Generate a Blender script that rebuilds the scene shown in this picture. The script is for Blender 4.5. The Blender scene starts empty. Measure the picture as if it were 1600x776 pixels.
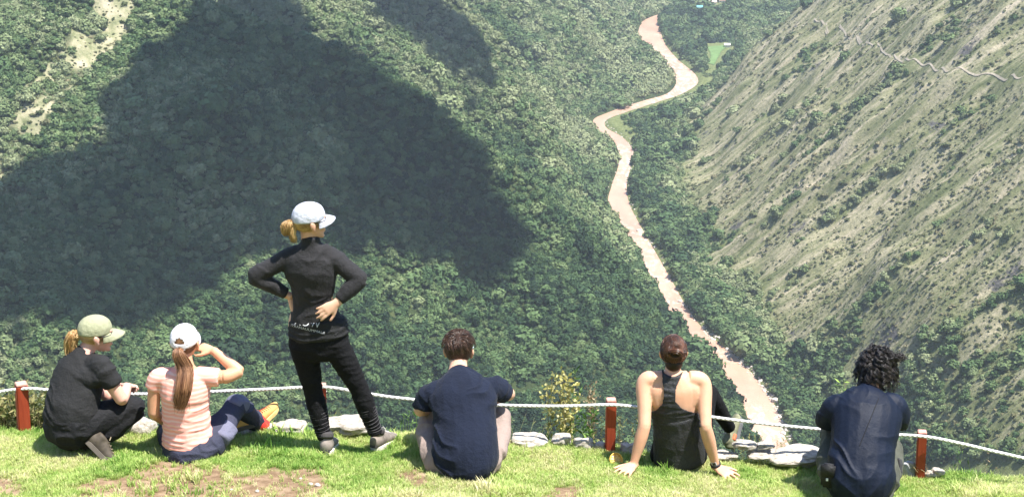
import bpy, bmesh, math, random
import numpy as np
from mathutils import Vector, Matrix, noise as mnoise
R = math.radians
scene = bpy.context.scene
col = scene.collection
random.seed(7)
rng = np.random.default_rng(11)

# ------------------------------------------------------------ camera
CZ, PITCH, FPX = 4.49, R(19.0), 2400.0
cam_d = bpy.data.cameras.new('camera')
cam_d.sensor_width = 36.0
cam_d.lens = 36.0 * FPX / 1600.0
cam_d.clip_start = 0.1
cam_d.clip_end = 20000
cam = bpy.data.objects.new('camera', cam_d)
cam.location = (0, 0, CZ)
cam.rotation_euler = (R(90) - PITCH, 0, 0)
col.objects.link(cam)
scene.camera = cam

# ------------------------------------------------------------ light
SUN_EL = R(68)
SAZ = Vector((0.84, -0.36)).normalized()
SUN = Vector((SAZ.x * math.cos(SUN_EL), SAZ.y * math.cos(SUN_EL), math.sin(SUN_EL)))
world = bpy.data.worlds.new('World')
scene.world = world
world.use_nodes = True
wn = world.node_tree
sky = wn.nodes.new('ShaderNodeTexSky')
sky.sky_type = 'NISHITA'
sky.sun_disc = False
sky.sun_elevation = SUN_EL
sky.sun_rotation = math.atan2(SAZ.x, SAZ.y)
sky.altitude = 2500
wn.nodes['Background'].inputs['Strength'].default_value = 0.13
wn.links.new(sky.outputs[0], wn.nodes['Background'].inputs['Color'])
sun_d = bpy.data.lights.new('sun', 'SUN')
sun_d.energy = 4.6
sun_d.angle = R(0.53)
sun_d.color = (1.0, 0.965, 0.90)
sun = bpy.data.objects.new('sun', sun_d)
sun.rotation_euler = SUN.to_track_quat('Z', 'Y').to_euler()
sun.location = (20, -20, 60)
col.objects.link(sun)
scene.view_settings.view_transform = 'Standard'
scene.view_settings.look = 'None'
scene.view_settings.gamma = 1
scene.view_settings.use_curve_mapping = False
scene.view_settings.exposure = 1.25
scene.cycles.use_denoising = True
scene.cycles.max_bounces = 5
scene.cycles.diffuse_bounces = 2
scene.cycles.volume_bounces = 0
scene.cycles.transparent_max_bounces = 8
scene.cycles.sample_clamp_indirect = 6

# ------------------------------------------------------------ helpers
CP, SP = math.cos(PITCH), math.sin(PITCH)
def ray(px, py):
    a, b = (px - 800) / FPX, (388 - py) / FPX
    return Vector((a, CP + b * SP, -SP + b * CP))
def J(px, py, Y):
    d = ray(px, py)
    return Vector((0, 0, CZ)) + d * (Y / d.y)
def proj(x, y, z):
    d = y * CP - (z - CZ) * SP
    return 800 + FPX * x / d, 388 - FPX * (y * SP + (z - CZ) * CP) / d, d

_P = rng.permutation(4096).astype(np.int64)
_V = rng.random(4096)
def _h(i, j, k=0):
    return _V[_P[(i + _P[(j + _P[k & 4095]) & 4095]) & 4095]]
def vn(x, y, s=0):
    x = np.asarray(x, float); y = np.asarray(y, float)
    i = np.floor(x).astype(np.int64); j = np.floor(y).astype(np.int64)
    fx, fy = x - i, y - j
    fx = fx * fx * (3 - 2 * fx); fy = fy * fy * (3 - 2 * fy)
    a = _h(i, j, s) * (1 - fx) + _h(i + 1, j, s) * fx
    b = _h(i, j + 1, s) * (1 - fx) + _h(i + 1, j + 1, s) * fx
    return a * (1 - fy) + b * fy
def vn3(x, y, z, s=0):
    k = np.floor(z).astype(np.int64); f = z - k; f = f * f * (3 - 2 * f)
    i = np.floor(x).astype(np.int64); j = np.floor(y).astype(np.int64)
    fx, fy = x - i, y - j
    fx = fx * fx * (3 - 2 * fx); fy = fy * fy * (3 - 2 * fy)
    def H(a, b, c): return _V[_P[(a + _P[(b + _P[(c + s * 97) & 4095]) & 4095]) & 4095]]
    def L(c):
        return ((H(i, j, c) * (1 - fx) + H(i + 1, j, c) * fx) * (1 - fy)
                + (H(i, j + 1, c) * (1 - fx) + H(i + 1, j + 1, c) * fx) * fy)
    return L(k) * (1 - f) + L(k + 1) * f
def fbm(x, y, o=4, s=0):
    t = 0; a = 1; n = 0
    for q in range(o):
        t = t + a * vn(x * 2 ** q, y * 2 ** q, s + q); n += a; a *= 0.5
    return t / n

def tag(o, label=None, cat=None, group=None, kind=None):
    if label: o['label'] = label
    if cat: o['category'] = cat
    if group: o['group'] = group
    if kind: o['kind'] = kind
    return o
def link(name, me, mat=None, parent=None):
    o = bpy.data.objects.new(name, me)
    if mat is not None:
        me.materials.clear(); me.materials.append(mat)
    col.objects.link(o)
    if parent is not None:
        o.parent = parent
        o.matrix_parent_inverse = Matrix.Translation(-parent.location)
    return o
def np_mesh(name, co, faces, smooth=True):
    """faces: (n,3) or (n,4) array"""
    me = bpy.data.meshes.new(name)
    co = np.asarray(co, np.float32); faces = np.asarray(faces, np.int32)
    me.vertices.add(len(co)); me.vertices.foreach_set('co', co.ravel())
    k = faces.shape[1]
    me.loops.add(faces.size); me.loops.foreach_set('vertex_index', faces.ravel())
    me.polygons.add(len(faces))
    me.polygons.foreach_set('loop_start', np.arange(0, faces.size, k, dtype=np.int32))
    me.polygons.foreach_set('loop_total', np.full(len(faces), k, np.int32))
    me.polygons.foreach_set('use_smooth', np.full(len(faces), smooth))
    me.update(calc_edges=True)
    return me
def fattr(me, name, vals):
    a = me.attributes.new(name, 'FLOAT', 'POINT')
    a.data.foreach_set('value', np.asarray(vals, np.float32))
def empty(name, loc):
    o = bpy.data.objects.new(name, None); o.location = loc; o.empty_display_size = .1
    col.objects.link(o); return o

# ------------------------------------------------------------ materials
class M:
    def __init__(s, name):
        s.m = bpy.data.materials.new(name); s.m.use_nodes = True
        s.t = s.m.node_tree; s.b = s.t.nodes['Principled BSDF']
    def n(s, typ, **kw):
        nd = s.t.nodes.new(typ)
        for k, v in kw.items(): setattr(nd, k, v)
        return nd
    def l(s, a, b): s.t.links.new(a, b)
    def coord(s, scale=(1, 1, 1), rot=(0, 0, 0)):
        tc = s.n('ShaderNodeTexCoord'); mp = s.n('ShaderNodeMapping')
        mp.inputs['Scale'].default_value = scale; mp.inputs['Rotation'].default_value = rot
        s.l(tc.outputs['Object'], mp.inputs[0]); return mp.outputs[0]
    def noise(s, scale, detail=4, rough=.55, vec=None):
        nd = s.n('ShaderNodeTexNoise'); nd.inputs['Scale'].default_value = scale
        nd.inputs['Detail'].default_value = detail; nd.inputs['Roughness'].default_value = rough
        s.l(vec if vec is not None else s.coord(), nd.inputs['Vector']); return nd.outputs['Fac']
    def ramp(s, fac, stops):
        r = s.n('ShaderNodeValToRGB'); e = r.color_ramp.elements
        while len(e) < len(stops): e.new(.5)
        for q, (p, c) in enumerate(stops):
            e[q].position = p
            e[q].color = (*c, 1) if not isinstance(c, (int, float)) else (c, c, c, 1)
        s.l(fac, r.inputs[0]); return r.outputs[0]
    def mix(s, fac, a, b, bt='MIX'):
        x = s.n('ShaderNodeMix', data_type='RGBA', blend_type=bt)
        for k, v in ((0, fac), (6, a), (7, b)):
            if isinstance(v, bpy.types.NodeSocket): s.l(v, x.inputs[k])
            elif k == 0: x.inputs[0].default_value = v
            else: x.inputs[k].default_value = (*v, 1)
        return x.outputs[2]
    def attr(s, name, inst=False):
        a = s.n('ShaderNodeAttribute', attribute_name=name)
        if inst: a.attribute_type = 'INSTANCER'
        return a.outputs['Fac']
    def bump(s, h, dist, strength=1):
        b = s.n('ShaderNodeBump'); b.inputs['Distance'].default_value = dist
        b.inputs['Strength'].default_value = strength
        s.l(h, b.inputs['Height']); s.l(b.outputs[0], s.b.inputs['Normal'])
    def set(s, color=None, rough=None, spec=None, sss=None, sheen=None):
        if color is not None:
            if isinstance(color, bpy.types.NodeSocket): s.l(color, s.b.inputs['Base Color'])
            else: s.b.inputs['Base Color'].default_value = (*color, 1)
        if rough is not None: s.b.inputs['Roughness'].default_value = rough
        if spec is not None: s.b.inputs['Specular IOR Level'].default_value = spec
        if sheen is not None:
            s.b.inputs['Sheen Weight'].default_value = sheen
        return s
def simple(name, c, rough=.7, spec=.3, var=.12, scale=30, bump=0.0, bdist=.003):
    m = M(name)
    f = m.noise(scale, 5)
    lo = tuple(v * (1 - var) for v in c); hi = tuple(min(1, v * (1 + var)) for v in c)
    m.set(m.ramp(f, [(.3, lo), (.7, hi)]), rough, spec)
    if bump: m.bump(m.noise(scale * 2.5, 4), bdist, bump)
    return m.m

# ------------------------------------------------------------ valley terrain
HR = 450.0
def on_river(px, py):
    d = ray(px, py); t = (-HR - CZ) / d.z
    return d * t + Vector((0, 0, CZ))
RIV = [(1225,740,1275),(1180,690,1232),(1163,640,1216),(1143,600,1190),(1108,560,1155),(1070,520,1106),(1042,480,1075),
       (1020,440,1052),(998,400,1029),(976,360,1006),(950,320,985),(955,290,980),(965,260,986),(966,235,990),(944,215,974),
       (921,200,958),(926,187,948),(948,178,966),(980,168,992),(1012,158,1024),(1042,147,1062),(1056,130,1090),(1050,115,1086),(1034,95,1062),
       (1012,75,1044),(997,60,1036),(999,42,1031),(1006,32,1028),(1022,22,1046),(1052,12,1074),(1085,0,1105),(1130,-20,1150)]
rc, rw = [], []
for a, y, b in RIV:
    A, B = on_river(a, y), on_river(b, y)
    rc.append(((A.x + B.x) / 2, (A.y + B.y) / 2)); rw.append((B.x - A.x) / 2)
for q in range(15, 21): rw[q] = [7, 8, 9, 10, 10, 9][q - 15]
for q in (-4, -3, -2, -1): rw[q] = 4.5
rc = np.array(rc); rw = np.array(rw)
def catm(P, n=6):
    P = np.asarray(P, float); Q = np.vstack([2 * P[0] - P[1], P, 2 * P[-1] - P[-2]]); out = []
    for i in range(1, len(Q) - 2):
        for t in np.linspace(0, 1, n, endpoint=False):
            out.append(.5 * ((2 * Q[i]) + (-Q[i-1] + Q[i+1]) * t + (2*Q[i-1] - 5*Q[i] + 4*Q[i+1] - Q[i+2]) * t*t
                             + (-Q[i-1] + 3*Q[i] - 3*Q[i+1] + Q[i+2]) * t**3))
    out.append(Q[-2]); return np.array(out)
RP = catm(np.column_stack([rc, rw]), 5)
# extend both ends so that the valley carries on outside the frame
RP = np.vstack([[[150, 250, 11], [165, 600, 11], [178, 800, 11]], RP, [[RP[-1, 0] + 250, RP[-1, 1] + 500, 18], [RP[-1, 0] + 300, 4200, 18]]])
def riv_dist(x, y):
    best = np.full(x.shape, 1e9); w = np.zeros(x.shape)
    for i in range(len(RP) - 1):
        ax, ay, aw = RP[i]; bx, by, bw = RP[i + 1]
        dx, dy = bx - ax, by - ay
        t = np.clip(((x - ax) * dx + (y - ay) * dy) / (dx * dx + dy * dy), 0, 1)
        d = np.hypot(x - ax - t * dx, y - ay - t * dy) - (aw + t * (bw - aw))
        m = d < best
        best = np.where(m, d, best)
    return best
_o = np.argsort(RP[:, 1])
def xr(y): return np.interp(y, RP[_o, 1], RP[_o, 0])
def line_world(pts):
    w = [on_river(*p) for p in pts]
    return np.array([[p.x, p.y] for p in w])
FL = line_world([(1120,690),(1095,600),(1040,530),(985,440),(930,340),(905,250),(885,190),(960,120),(965,60),(960,10)])
FR = line_world([(1300,700),(1262,620),(1200,540),(1130,480),(1085,430),(1055,340),(1050,240),(1068,190),(1120,150),(1165,90),(1240,30),(1300,-10)])
FV = line_world([(1440,740),(1400,700),(1350,630),(1280,570),(1222,520),(1180,480),(1125,430),(1075,340),(1060,240),(1075,190),(1125,150),(1170,90),(1245,30),(1305,-10)])
def foot(F, y):
    o = np.argsort(F[:, 1]); return np.interp(y, F[o, 1], F[o, 0])
def crest(y):
    """0 on spur crests, 1 in gully bottoms (left side)"""
    C = np.array([1010, 1330, 1640, 2020, 2400, 2800, 3300, 3900.])
    i = np.clip(np.searchsorted(C, y) - 1, 0, len(C) - 2)
    t = np.clip((y - C[i]) / (C[i + 1] - C[i]), 0, 1)
    return np.where(y < C[0], 0, 1 - np.abs(2 * t - 1) ** 1.25)
def height(x, y):
    d = riv_dist(x, y)
    bank = np.clip(d, -4, 6) * .55 + np.clip(d - 6, 0, 60) * .06
    n1 = fbm(x / 160, y / 160, 4, 3) - .5; n2 = fbm(x / 34, y / 34, 4, 9) - .5
    # left mountain
    u = foot(FL, y) - x
    up = np.maximum(u, 0)
    yw = y - .22 * up + 70 * n1 + 26 * (vn(x / 90, y / 70, 21) - .5)
    fa = np.clip((1010 - yw), 0, None) * .50 * np.clip(up / 130, 0, 1)
    gl = crest(yw) * np.minimum(up * .75, 135) * (.75 + .5 * vn(up / 90, yw / 300, 77))
    hl = 220 * (1 - np.exp(-up / 150)) * (1 - np.exp(-up / 14)) + .15 * up + .12 * np.maximum(up - 420, 0) - fa - gl + (n1 * 48 + n2 * 20 + (1 - np.abs(2 * vn(yw / 60, up / 260, 88) - 1)) * 20 - 10) * np.clip(up / 80, 0, 1)
    hl = np.maximum(hl, -2 + 5 * n2)
    # right mountain
    v = x - foot(FR, y); vp = np.maximum(v, 0)
    yy = y + 40 * (vn(x / 130, y / 200, 5) - .5) + .12 * vp
    rib = 1 - np.abs(2 * vn(yy / 46, vp / 420, 31) - 1)
    rib2 = 1 - np.abs(2 * vn(yy / 15, vp / 130, 37) - 1)
    big = vn(yy / 170, vp / 600, 41) - .5
    hr = .93 * (np.sqrt(vp * vp + 900) - 30) + (rib * 20 + rib2 * 9 + big * 60 + n2 * 16 + n1 * 24) * np.clip(vp / 70, 0, 1)
    # bluff that closes the view at the top of the valley
    far = np.clip((y - 2750) / 700, 0, 1) ** 1.3 * 380
    h = bank + np.where(x < xr(y), hl, hr) * np.clip(d / 25, 0, 1) + far * np.clip(d / 40, 0, 1)
    z = -HR + h
    # the lookout's own mountainside
    s = -14 - 1.18 * np.maximum(y - 14, 0) + 10 * n1 + 3 * n2 - .16 * np.abs(x)
    s = np.where(y < 14, -14 + 0 * s, s)
    z = np.maximum(z, s)
    return np.minimum(z, 130 + 20 * n1)
XS = np.concatenate([np.arange(-1100, -620, 12.), np.arange(-620, 760, 3.5), np.arange(760, 1250, 12.)])
YS = np.concatenate([np.arange(9.5, 500, 12.), np.arange(500, 1700, 3.5), np.arange(1700, 2700, 5.), np.arange(2700, 3900, 15.)])
GX, GY = np.meshgrid(XS, YS)
GZ = height(GX, GY)
def terr(x, y):
    """bilinear lookup in the terrain sheet"""
    x = np.asarray(x, float); y = np.asarray(y, float)
    i = np.clip(np.searchsorted(XS, x) - 1, 0, len(XS) - 2); j = np.clip(np.searchsorted(YS, y) - 1, 0, len(YS) - 2)
    fx = (x - XS[i]) / (XS[i+1] - XS[i]); fy = (y - YS[j]) / (YS[j+1] - YS[j])
    return ((GZ[j, i] * (1-fx) + GZ[j, i+1] * fx) * (1-fy) + (GZ[j+1, i] * (1-fx) + GZ[j+1, i+1] * fx) * fy)
def hit(px, py):
    """first point of the terrain seen through a pixel"""
    d = ray(px, py)
    t = np.arange(480, 4000, 1.5)
    x = d.x * t; y = d.y * t; z = CZ + d.z * t
    k = np.nonzero(z < terr(x, y))[0]
    k = k[0] if len(k) else -1
    return Vector((x[k], y[k], z[k]))
def smooth(a, b, v): t = np.clip((v - a) / (b - a), 0, 1); return t * t * (3 - 2 * t)
def in_poly(px, py, poly):
    ins = np.zeros(px.shape, bool); n = len(poly)
    for a in range(n):
        x1, y1 = poly[a]; x2, y2 = poly[(a + 1) % n]
        c = ((y1 > py) != (y2 > py)) & (px < (x2 - x1) * (py - y1) / ((y2 - y1) + 1e-9) + x1)
        ins ^= c
    return ins
# dry grass clearings on the left mountain, as areas of the ground itself
def world_poly(pp): return [(p.x, p.y) for p in (hit(*q) for q in pp)]
DRY = [world_poly([(150,-5),(235,-15),(205,50),(140,115),(85,185),(35,255),(-30,310),(-30,225),(25,165),(85,85)]),
       ]
def veg(x, y):
    """0 grass .. 1 closed forest"""
    d = riv_dist(x, y); left = x < xr(y)
    u = foot(FL, y) - x; v = x - foot(FV, y)
    n = fbm(x / 60, y / 60, 4, 55)
    L = np.ones_like(x)
    for P in DRY:
        m = in_poly(x + 22 * (n - .5), y + 40 * (n - .5), P)
        L = np.where(m, .20 + .45 * smooth(.42, .60, fbm(x / 22, y / 22, 4, 56)), L)
    near = smooth(1120, 800, y)
    Rr = 1 - smooth(-30, 22 + 12 * near + 40 * smooth(1400, 2200, y), v + 90 * (n - .5))
    Rr = np.maximum(Rr, .6 * smooth(.62, .74, fbm(x / 45, y / 16, 4, 61)) * smooth(420, 60, v))
    Rr = np.maximum(Rr, (.10 + .42 * smooth(.46, .62, fbm(x / 30, y / 30, 3, 62))) * near)
    return np.where(left, L, Rr)

left_mask = GX < xr(GY)
nx, ny = len(XS), len(YS)
idx = (np.arange(ny - 1)[:, None] * nx + np.arange(nx - 1)[None, :])
quads = np.stack([idx, idx + 1, idx + nx + 1, idx + nx], -1).reshape(-1, 4)
CO = np.column_stack([GX.ravel(), GY.ravel(), GZ.ravel()])
VEG = veg(GX, GY).ravel(); RD = riv_dist(GX, GY).ravel()
qleft = left_mask.ravel()[quads].all(1)
def submesh(name, q):
    used = np.zeros(len(CO), bool); used[q.ravel()] = True
    rm = np.cumsum(used) - 1
    me = np_mesh(name, CO[used], rm[q])
    fattr(me, 'veg', VEG[used]); fattr(me, 'rd', RD[used])
    return me
def forest_floor():
    m = M('forest_floor')
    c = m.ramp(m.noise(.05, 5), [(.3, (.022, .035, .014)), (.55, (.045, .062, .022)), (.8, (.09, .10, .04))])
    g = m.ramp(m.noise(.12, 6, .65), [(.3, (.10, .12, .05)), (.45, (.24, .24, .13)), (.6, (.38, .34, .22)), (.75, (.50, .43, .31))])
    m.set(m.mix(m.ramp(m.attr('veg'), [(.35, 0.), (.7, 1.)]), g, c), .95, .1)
    m.bump(m.noise(.4, 6, .7), 1.5, .7); return m.m
def right_ground():
    m = M('dry_hillside')
    v1 = m.coord((.006, .05, .006)); v2 = m.coord((.02, .16, .02), (0, 0, .1))
    s1 = m.noise(1.0, 6, .62, v1); s2 = m.noise(1.0, 6, .7, v2)
    fine = m.noise(.35, 6, .75)
    grass = m.ramp(s1, [(.34, (.09, .11, .045)), (.45, (.20, .21, .10)), (.53, (.33, .31, .18)), (.63, (.56, .47, .34))])
    str2 = m.ramp(s2, [(.38, (.075, .10, .035)), (.48, (.25, .25, .125)), (.60, (.56, .47, .34))])
    c = m.mix(.5, grass, str2)
    c = m.mix(m.ramp(fine, [(.40, 1.), (.52, 0.)]), c, m.mix(.5, c, (.06, .08, .03)))
    rock = m.ramp(m.noise(.022, 6, .72, m.coord((1, 1.4, 1))), [(.60, 0.), (.66, 1.)])
    c = m.mix(rock, c, m.ramp(m.noise(.3, 6, .8), [(.35, (.05, .048, .05)), (.6, (.15, .14, .13)), (.8, (.3, .28, .25))]))
    green = m.ramp(m.noise(.2, 5, .7), [(.3, (.08, .11, .035)), (.7, (.22, .24, .10))])
    c = m.mix(m.ramp(m.attr('veg'), [(.05, 0.), (.6, 1.)]), c, green)
    sand = m.ramp(m.noise(.6, 5), [(.3, (.34, .28, .22)), (.7, (.6, .52, .44))])
    c = m.mix(m.ramp(m.attr('rd'), [(.0, .9), (.5, 0.)]), c, sand) if False else c
    m.set(c, .95, .1)
    m.bump(m.noise(.25, 8, .78), 2.2, .9); return m.m
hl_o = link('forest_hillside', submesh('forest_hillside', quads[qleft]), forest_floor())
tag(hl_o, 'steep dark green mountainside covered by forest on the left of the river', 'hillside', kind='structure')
hr_o = link('dry_hillside', submesh('dry_hillside', quads[~qleft]), right_ground())
tag(hr_o, 'steep sunlit mountainside of dry grass ribs and gullies on the right of the river', 'hillside', kind='structure')

# river: a flat sheet of brown water between the banks
def strip(name, P, hw, z, mat, n_across=2, skirt=0):
    P = np.asarray(P, float); T = np.gradient(P[:, :2], axis=0)
    T /= np.linalg.norm(T, axis=1)[:, None] + 1e-9
    N = np.column_stack([-T[:, 1], T[:, 0]]); co = []
    for k in range(n_across + 1):
        o = (k / n_across * 2 - 1) * hw
        q = P[:, :2] + N * (np.asarray(o)[..., None] if np.ndim(o) else o)
        co.append(np.column_stack([q, z(q[:, 0], q[:, 1])]))
    co = np.stack(co, 1); n = len(P); w = n_across + 1
    id_ = (np.arange(n - 1)[:, None] * w + np.arange(w - 1)[None, :])
    f = np.stack([id_, id_ + 1, id_ + w + 1, id_ + w], -1).reshape(-1, 4)
    return link(name, np_mesh(name, co.reshape(-1, 3), f), mat)
mw = M('muddy_water')
mc = mw.ramp(mw.noise(.035, 5, .6, mw.coord((1, .4, 1))), [(.35, (.42, .25, .17)), (.7, (.55, .355, .25))])
foam = mw.ramp(mw.noise(.16, 7, .72, mw.coord((1, .55, 1))), [(.50, 0.), (.60, 1.)])
rap = mw.ramp(mw.noise(.008, 2), [(.42, 0.), (.60, .70)])
fm = mw.n('ShaderNodeMath', operation='MULTIPLY'); mw.l(foam, fm.inputs[0]); mw.l(rap, fm.inputs[1])
mw.set(mw.mix(fm.outputs[0], mc, (.82, .74, .66)), .35, .4)
mw.bump(mw.noise(.5, 5, .6), .5, .5)
river = strip('river', RP, RP[:, 2] + 4, lambda x, y: np.full(x.shape, -HR - .3), mw.m, 4)
tag(river, 'muddy pinkish brown river winding along the bottom of the valley', 'river', kind='structure')
# ------------------------------------------------------------ far vegetation
def crown_mesh(name, seed, nleaf=260, leaf=.17, flat=.85):
    r = np.random.default_rng(seed)
    bm = bmesh.new(); bmesh.ops.create_icosphere(bm, subdivisions=2, radius=1)
    co = np.array([v.co[:] for v in bm.verts]); fa = np.array([[v.index for v in f.verts] for f in bm.faces]); bm.free()
    lob = r.normal(size=(9, 3)); lob /= np.linalg.norm(lob, axis=1)[:, None]
    rad = .62 + .38 * np.clip((co @ lob.T).max(1), 0, 1) ** 4
    co = co * (rad * .82)[:, None] * [1, 1, flat]
    d = r.normal(size=(nleaf, 3)); d[:, 2] = np.abs(d[:, 2]) * 1.1 - .35; d /= np.linalg.norm(d, axis=1)[:, None]
    rr = (.62 + .38 * np.clip((d @ lob.T).max(1), 0, 1) ** 4) * r.uniform(.8, 1.12, nleaf)
    c = d * rr[:, None] * [1, 1, flat]
    nrm = d + r.normal(size=d.shape) * .55; nrm /= np.linalg.norm(nrm, axis=1)[:, None]
    t = np.cross(nrm, r.normal(size=d.shape)); t /= np.linalg.norm(t, axis=1)[:, None]; b = np.cross(nrm, t)
    s = leaf * r.uniform(.6, 1.3, nleaf)[:, None]
    q = np.stack([c + t * s, c + b * s * .8, c - t * s, c - b * s * .8], 1).reshape(-1, 3)
    qi = np.arange(nleaf * 4).reshape(-1, 4) + len(co)
    tri = np.vstack([fa, qi[:, [0, 1, 2]], qi[:, [0, 2, 3]]])
    return np_mesh(name, np.vstack([co, q]), tri, False)
def leaf_mat(name, ramp, trans=.0):
    m = M(name)
    oi = m.n('ShaderNodeObjectInfo')
    a = m.attr('tint', True)
    ad = m.n('ShaderNodeMath', operation='MULTIPLY_ADD'); m.l(oi.outputs['Random'], ad.inputs[0]); ad.inputs[1].default_value = .55
    m.l(a, ad.inputs[2])
    c = m.ramp(ad.outputs[0], ramp)
    c = m.mix(.35, c, m.mix(1, c, m.ramp(m.noise(3.0, 2), [(.3, .55), (.7, 1.6)]), 'MULTIPLY'))
    m.set(c, .75, .25); return m.m
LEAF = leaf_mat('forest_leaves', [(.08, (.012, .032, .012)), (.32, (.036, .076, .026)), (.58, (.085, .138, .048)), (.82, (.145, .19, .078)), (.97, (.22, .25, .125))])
SHRUB = leaf_mat('shrub_leaves', [(.1, (.035, .055, .020)), (.5, (.075, .095, .035)), (.8, (.13, .14, .06)), (1, (.21, .19, .10))])
def scatter(name, pts, scl, tint, protos, mat, squash=.9, label='', cat=''):
    n = len(pts); r = np.random.default_rng(n)
    me = bpy.data.meshes.new(name); me.vertices.add(n)
    me.vertices.foreach_set('co', np.asarray(pts, np.float32).ravel())
    a = me.attributes.new('scl', 'FLOAT_VECTOR', 'POINT')
    sv = np.column_stack([scl * r.uniform(.8, 1.2, n), scl * r.uniform(.8, 1.2, n), scl * squash * r.uniform(.75, 1.35, n)])
    a.data.foreach_set('vector', sv.astype(np.float32).ravel())
    a = me.attributes.new('rot', 'FLOAT_VECTOR', 'POINT')
    a.data.foreach_set('vector', np.column_stack([r.uniform(-.2, .2, n), r.uniform(-.2, .2, n), r.uniform(0, 6.28, n)]).astype(np.float32).ravel())
    fattr(me, 'tint', tint)
    a = me.attributes.new('pick', 'INT', 'POINT'); a.data.foreach_set('value', r.integers(0, len(protos), n).astype(np.int32))
    o = link(name, me)
    ng = bpy.data.node_groups.new(name, 'GeometryNodeTree')
    ng.interface.new_socket('Geometry', in_out='INPUT', socket_type='NodeSocketGeometry')
    ng.interface.new_socket('Geometry', in_out='OUTPUT', socket_type='NodeSocketGeometry')
    N, Lk = ng.nodes, ng.links
    gi, go = N.new('NodeGroupInput'), N.new('NodeGroupOutput')
    jn = N.new('GeometryNodeJoinGeometry'); Lk.new(jn.outputs[0], go.inputs[0])
    def na(nm, dt):
        q = N.new('GeometryNodeInputNamedAttribute'); q.data_type = dt; q.inputs['Name'].default_value = nm; return q.outputs[0]
    s_, r_, p_ = na('scl', 'FLOAT_VECTOR'), na('rot', 'FLOAT_VECTOR'), na('pick', 'INT')
    e2r = N.new('FunctionNodeEulerToRotation'); Lk.new(r_, e2r.inputs[0])
    for k, pm in enumerate(protos):
        po = bpy.data.objects.new(pm.name + '_source', pm)
        pm.materials.clear(); pm.materials.append(mat)
        oi = N.new('GeometryNodeObjectInfo'); oi.inputs[0].default_value = po; oi.inputs['As Instance'].default_value = True
        cmp = N.new('FunctionNodeCompare'); cmp.data_type = 'INT'; cmp.operation = 'EQUAL'
        ins = [i for i in cmp.inputs if i.type == 'INT']
        Lk.new(p_, ins[0]); ins[1].default_value = k
        ip = N.new('GeometryNodeInstanceOnPoints')
        Lk.new(gi.outputs[0], ip.inputs['Points']); Lk.new(cmp.outputs[0], ip.inputs['Selection'])
        Lk.new(oi.outputs['Geometry'], ip.inputs['Instance']); Lk.new(e2r.outputs[0], ip.inputs['Rotation']); Lk.new(s_, ip.inputs['Scale'])
        Lk.new(ip.outputs[0], jn.inputs[0])
    md = o.modifiers.new('scatter', 'NODES'); md.node_group = ng
    me.materials.append(mat)
    tag(o, label, cat, kind='stuff')
    return o
CROWNS = [crown_mesh('tree_crown', s) for s in (1, 2, 3, 4)]
CROWNS2 = [crown_mesh('bush_crown', s, 70, .28) for s in (5, 6, 7)]
def in_view(x, y, z, mx=120, top=-90, bot=720):
    px, py, d = proj(x, y, z)
    return (px > -mx) & (px < 1600 + mx) & (py > top) & (py < bot) & (y > 520)
def jgrid(x0, x1, y0, y1, s):
    gx, gy = np.meshgrid(np.arange(x0, x1, s), np.arange(y0, y1, s))
    gx = gx + rng.uniform(-.5, .5, gx.shape) * s; gy = gy + rng.uniform(-.5, .5, gy.shape) * s
    return gx.ravel(), gy.ravel()
def forest(x0, x1, y0, y1, sp, left):
    x, y = jgrid(x0, x1, y0, y1, sp)
    z = terr(x, y)
    k = in_view(x, y, z); x, y, z = x[k], y[k], z[k]
    k = (x < xr(y)) == left; x, y, z = x[k], y[k], z[k]
    k = riv_dist(x, y) > np.interp(y, [1000, 1500, 1700, 1750, 2050, 2100, 2500], [3.6, 5.0, 6.0, 7, 7, 7, 2.5]) * rng.uniform(.75, 1.25, len(x)) + 13 * ((x > xr(y)) & (y > 1730) & (y < 2010)); x, y, z = x[k], y[k], z[k]
    return x, y, z
def path_course(pts):
    W = [hit(*p) for p in pts]; P = catm([[p.x, p.y] for p in W], 10)
    if len(P) > 60:
        k = np.exp(-.5 * (np.arange(-16, 17) / 7.) ** 2); k /= k.sum(); Q = np.vstack([[P[0]] * 16, P, [P[-1]] * 16])
        P = np.column_stack([np.convolve(Q[:, c], k, 'valid') for c in (0, 1)])
    return P
TRAIL = [(1256,34),(1275,40),(1300,46),(1330,58),(1352,72),(1378,80),(1400,94),(1418,98),(1440,98),(1456,108),(1474,117),(1510,115),(1545,116),(1562,121),(1580,120),(1605,126),(1640,130)]
TRP = path_course(TRAIL)
def off_trail(x, y, r=5):
    ok = np.ones(len(x), bool)
    for q in TRP[::2]: ok &= ~((np.abs(x - q[0]) < r) & (np.abs(y - q[1]) < r) | ((np.abs(x - q[0]) < r) & (y < q[1]) & (y > q[1] - 2.2 * r)))
    return ok
# left forest
fx, fy, fz = [], [], []
for a in ((-620, 260, 520, 1400, 2.6), (-760, 300, 1400, 2000, 3.8), (-760, 420, 2000, 3300, 5.2)):
    x, y, z = forest(*a, True); fx.append(x); fy.append(y); fz.append(z)
for a in ((60, 760, 620, 1400, 3.0), (60, 760, 1400, 2000, 4.0), (60, 900, 2000, 3300, 5.4)):
    x, y, z = forest(*a, False)
    fx.append(x); fy.append(y); fz.append(z)
x, y, z = map(np.concatenate, (fx, fy, fz))
FIELD = world_poly([(1104,74),(1140,71),(1128,82),(1117,103),(1104,100),(1110,88)])
CLR = world_poly([(1100,68),(1144,66),(1136,88),(1121,118),(1100,114),(1104,88)])
HP = [hit(*q) for q in ((1112,7),(1128,4),(1093,15),(1136,74))]
k = ~in_poly(x, y, CLR)
for p in HP: k &= ~((np.abs(x - p.x) < 13) & (y > p.y - 45) & (y < p.y + 10))
V = veg(x, y)
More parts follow.
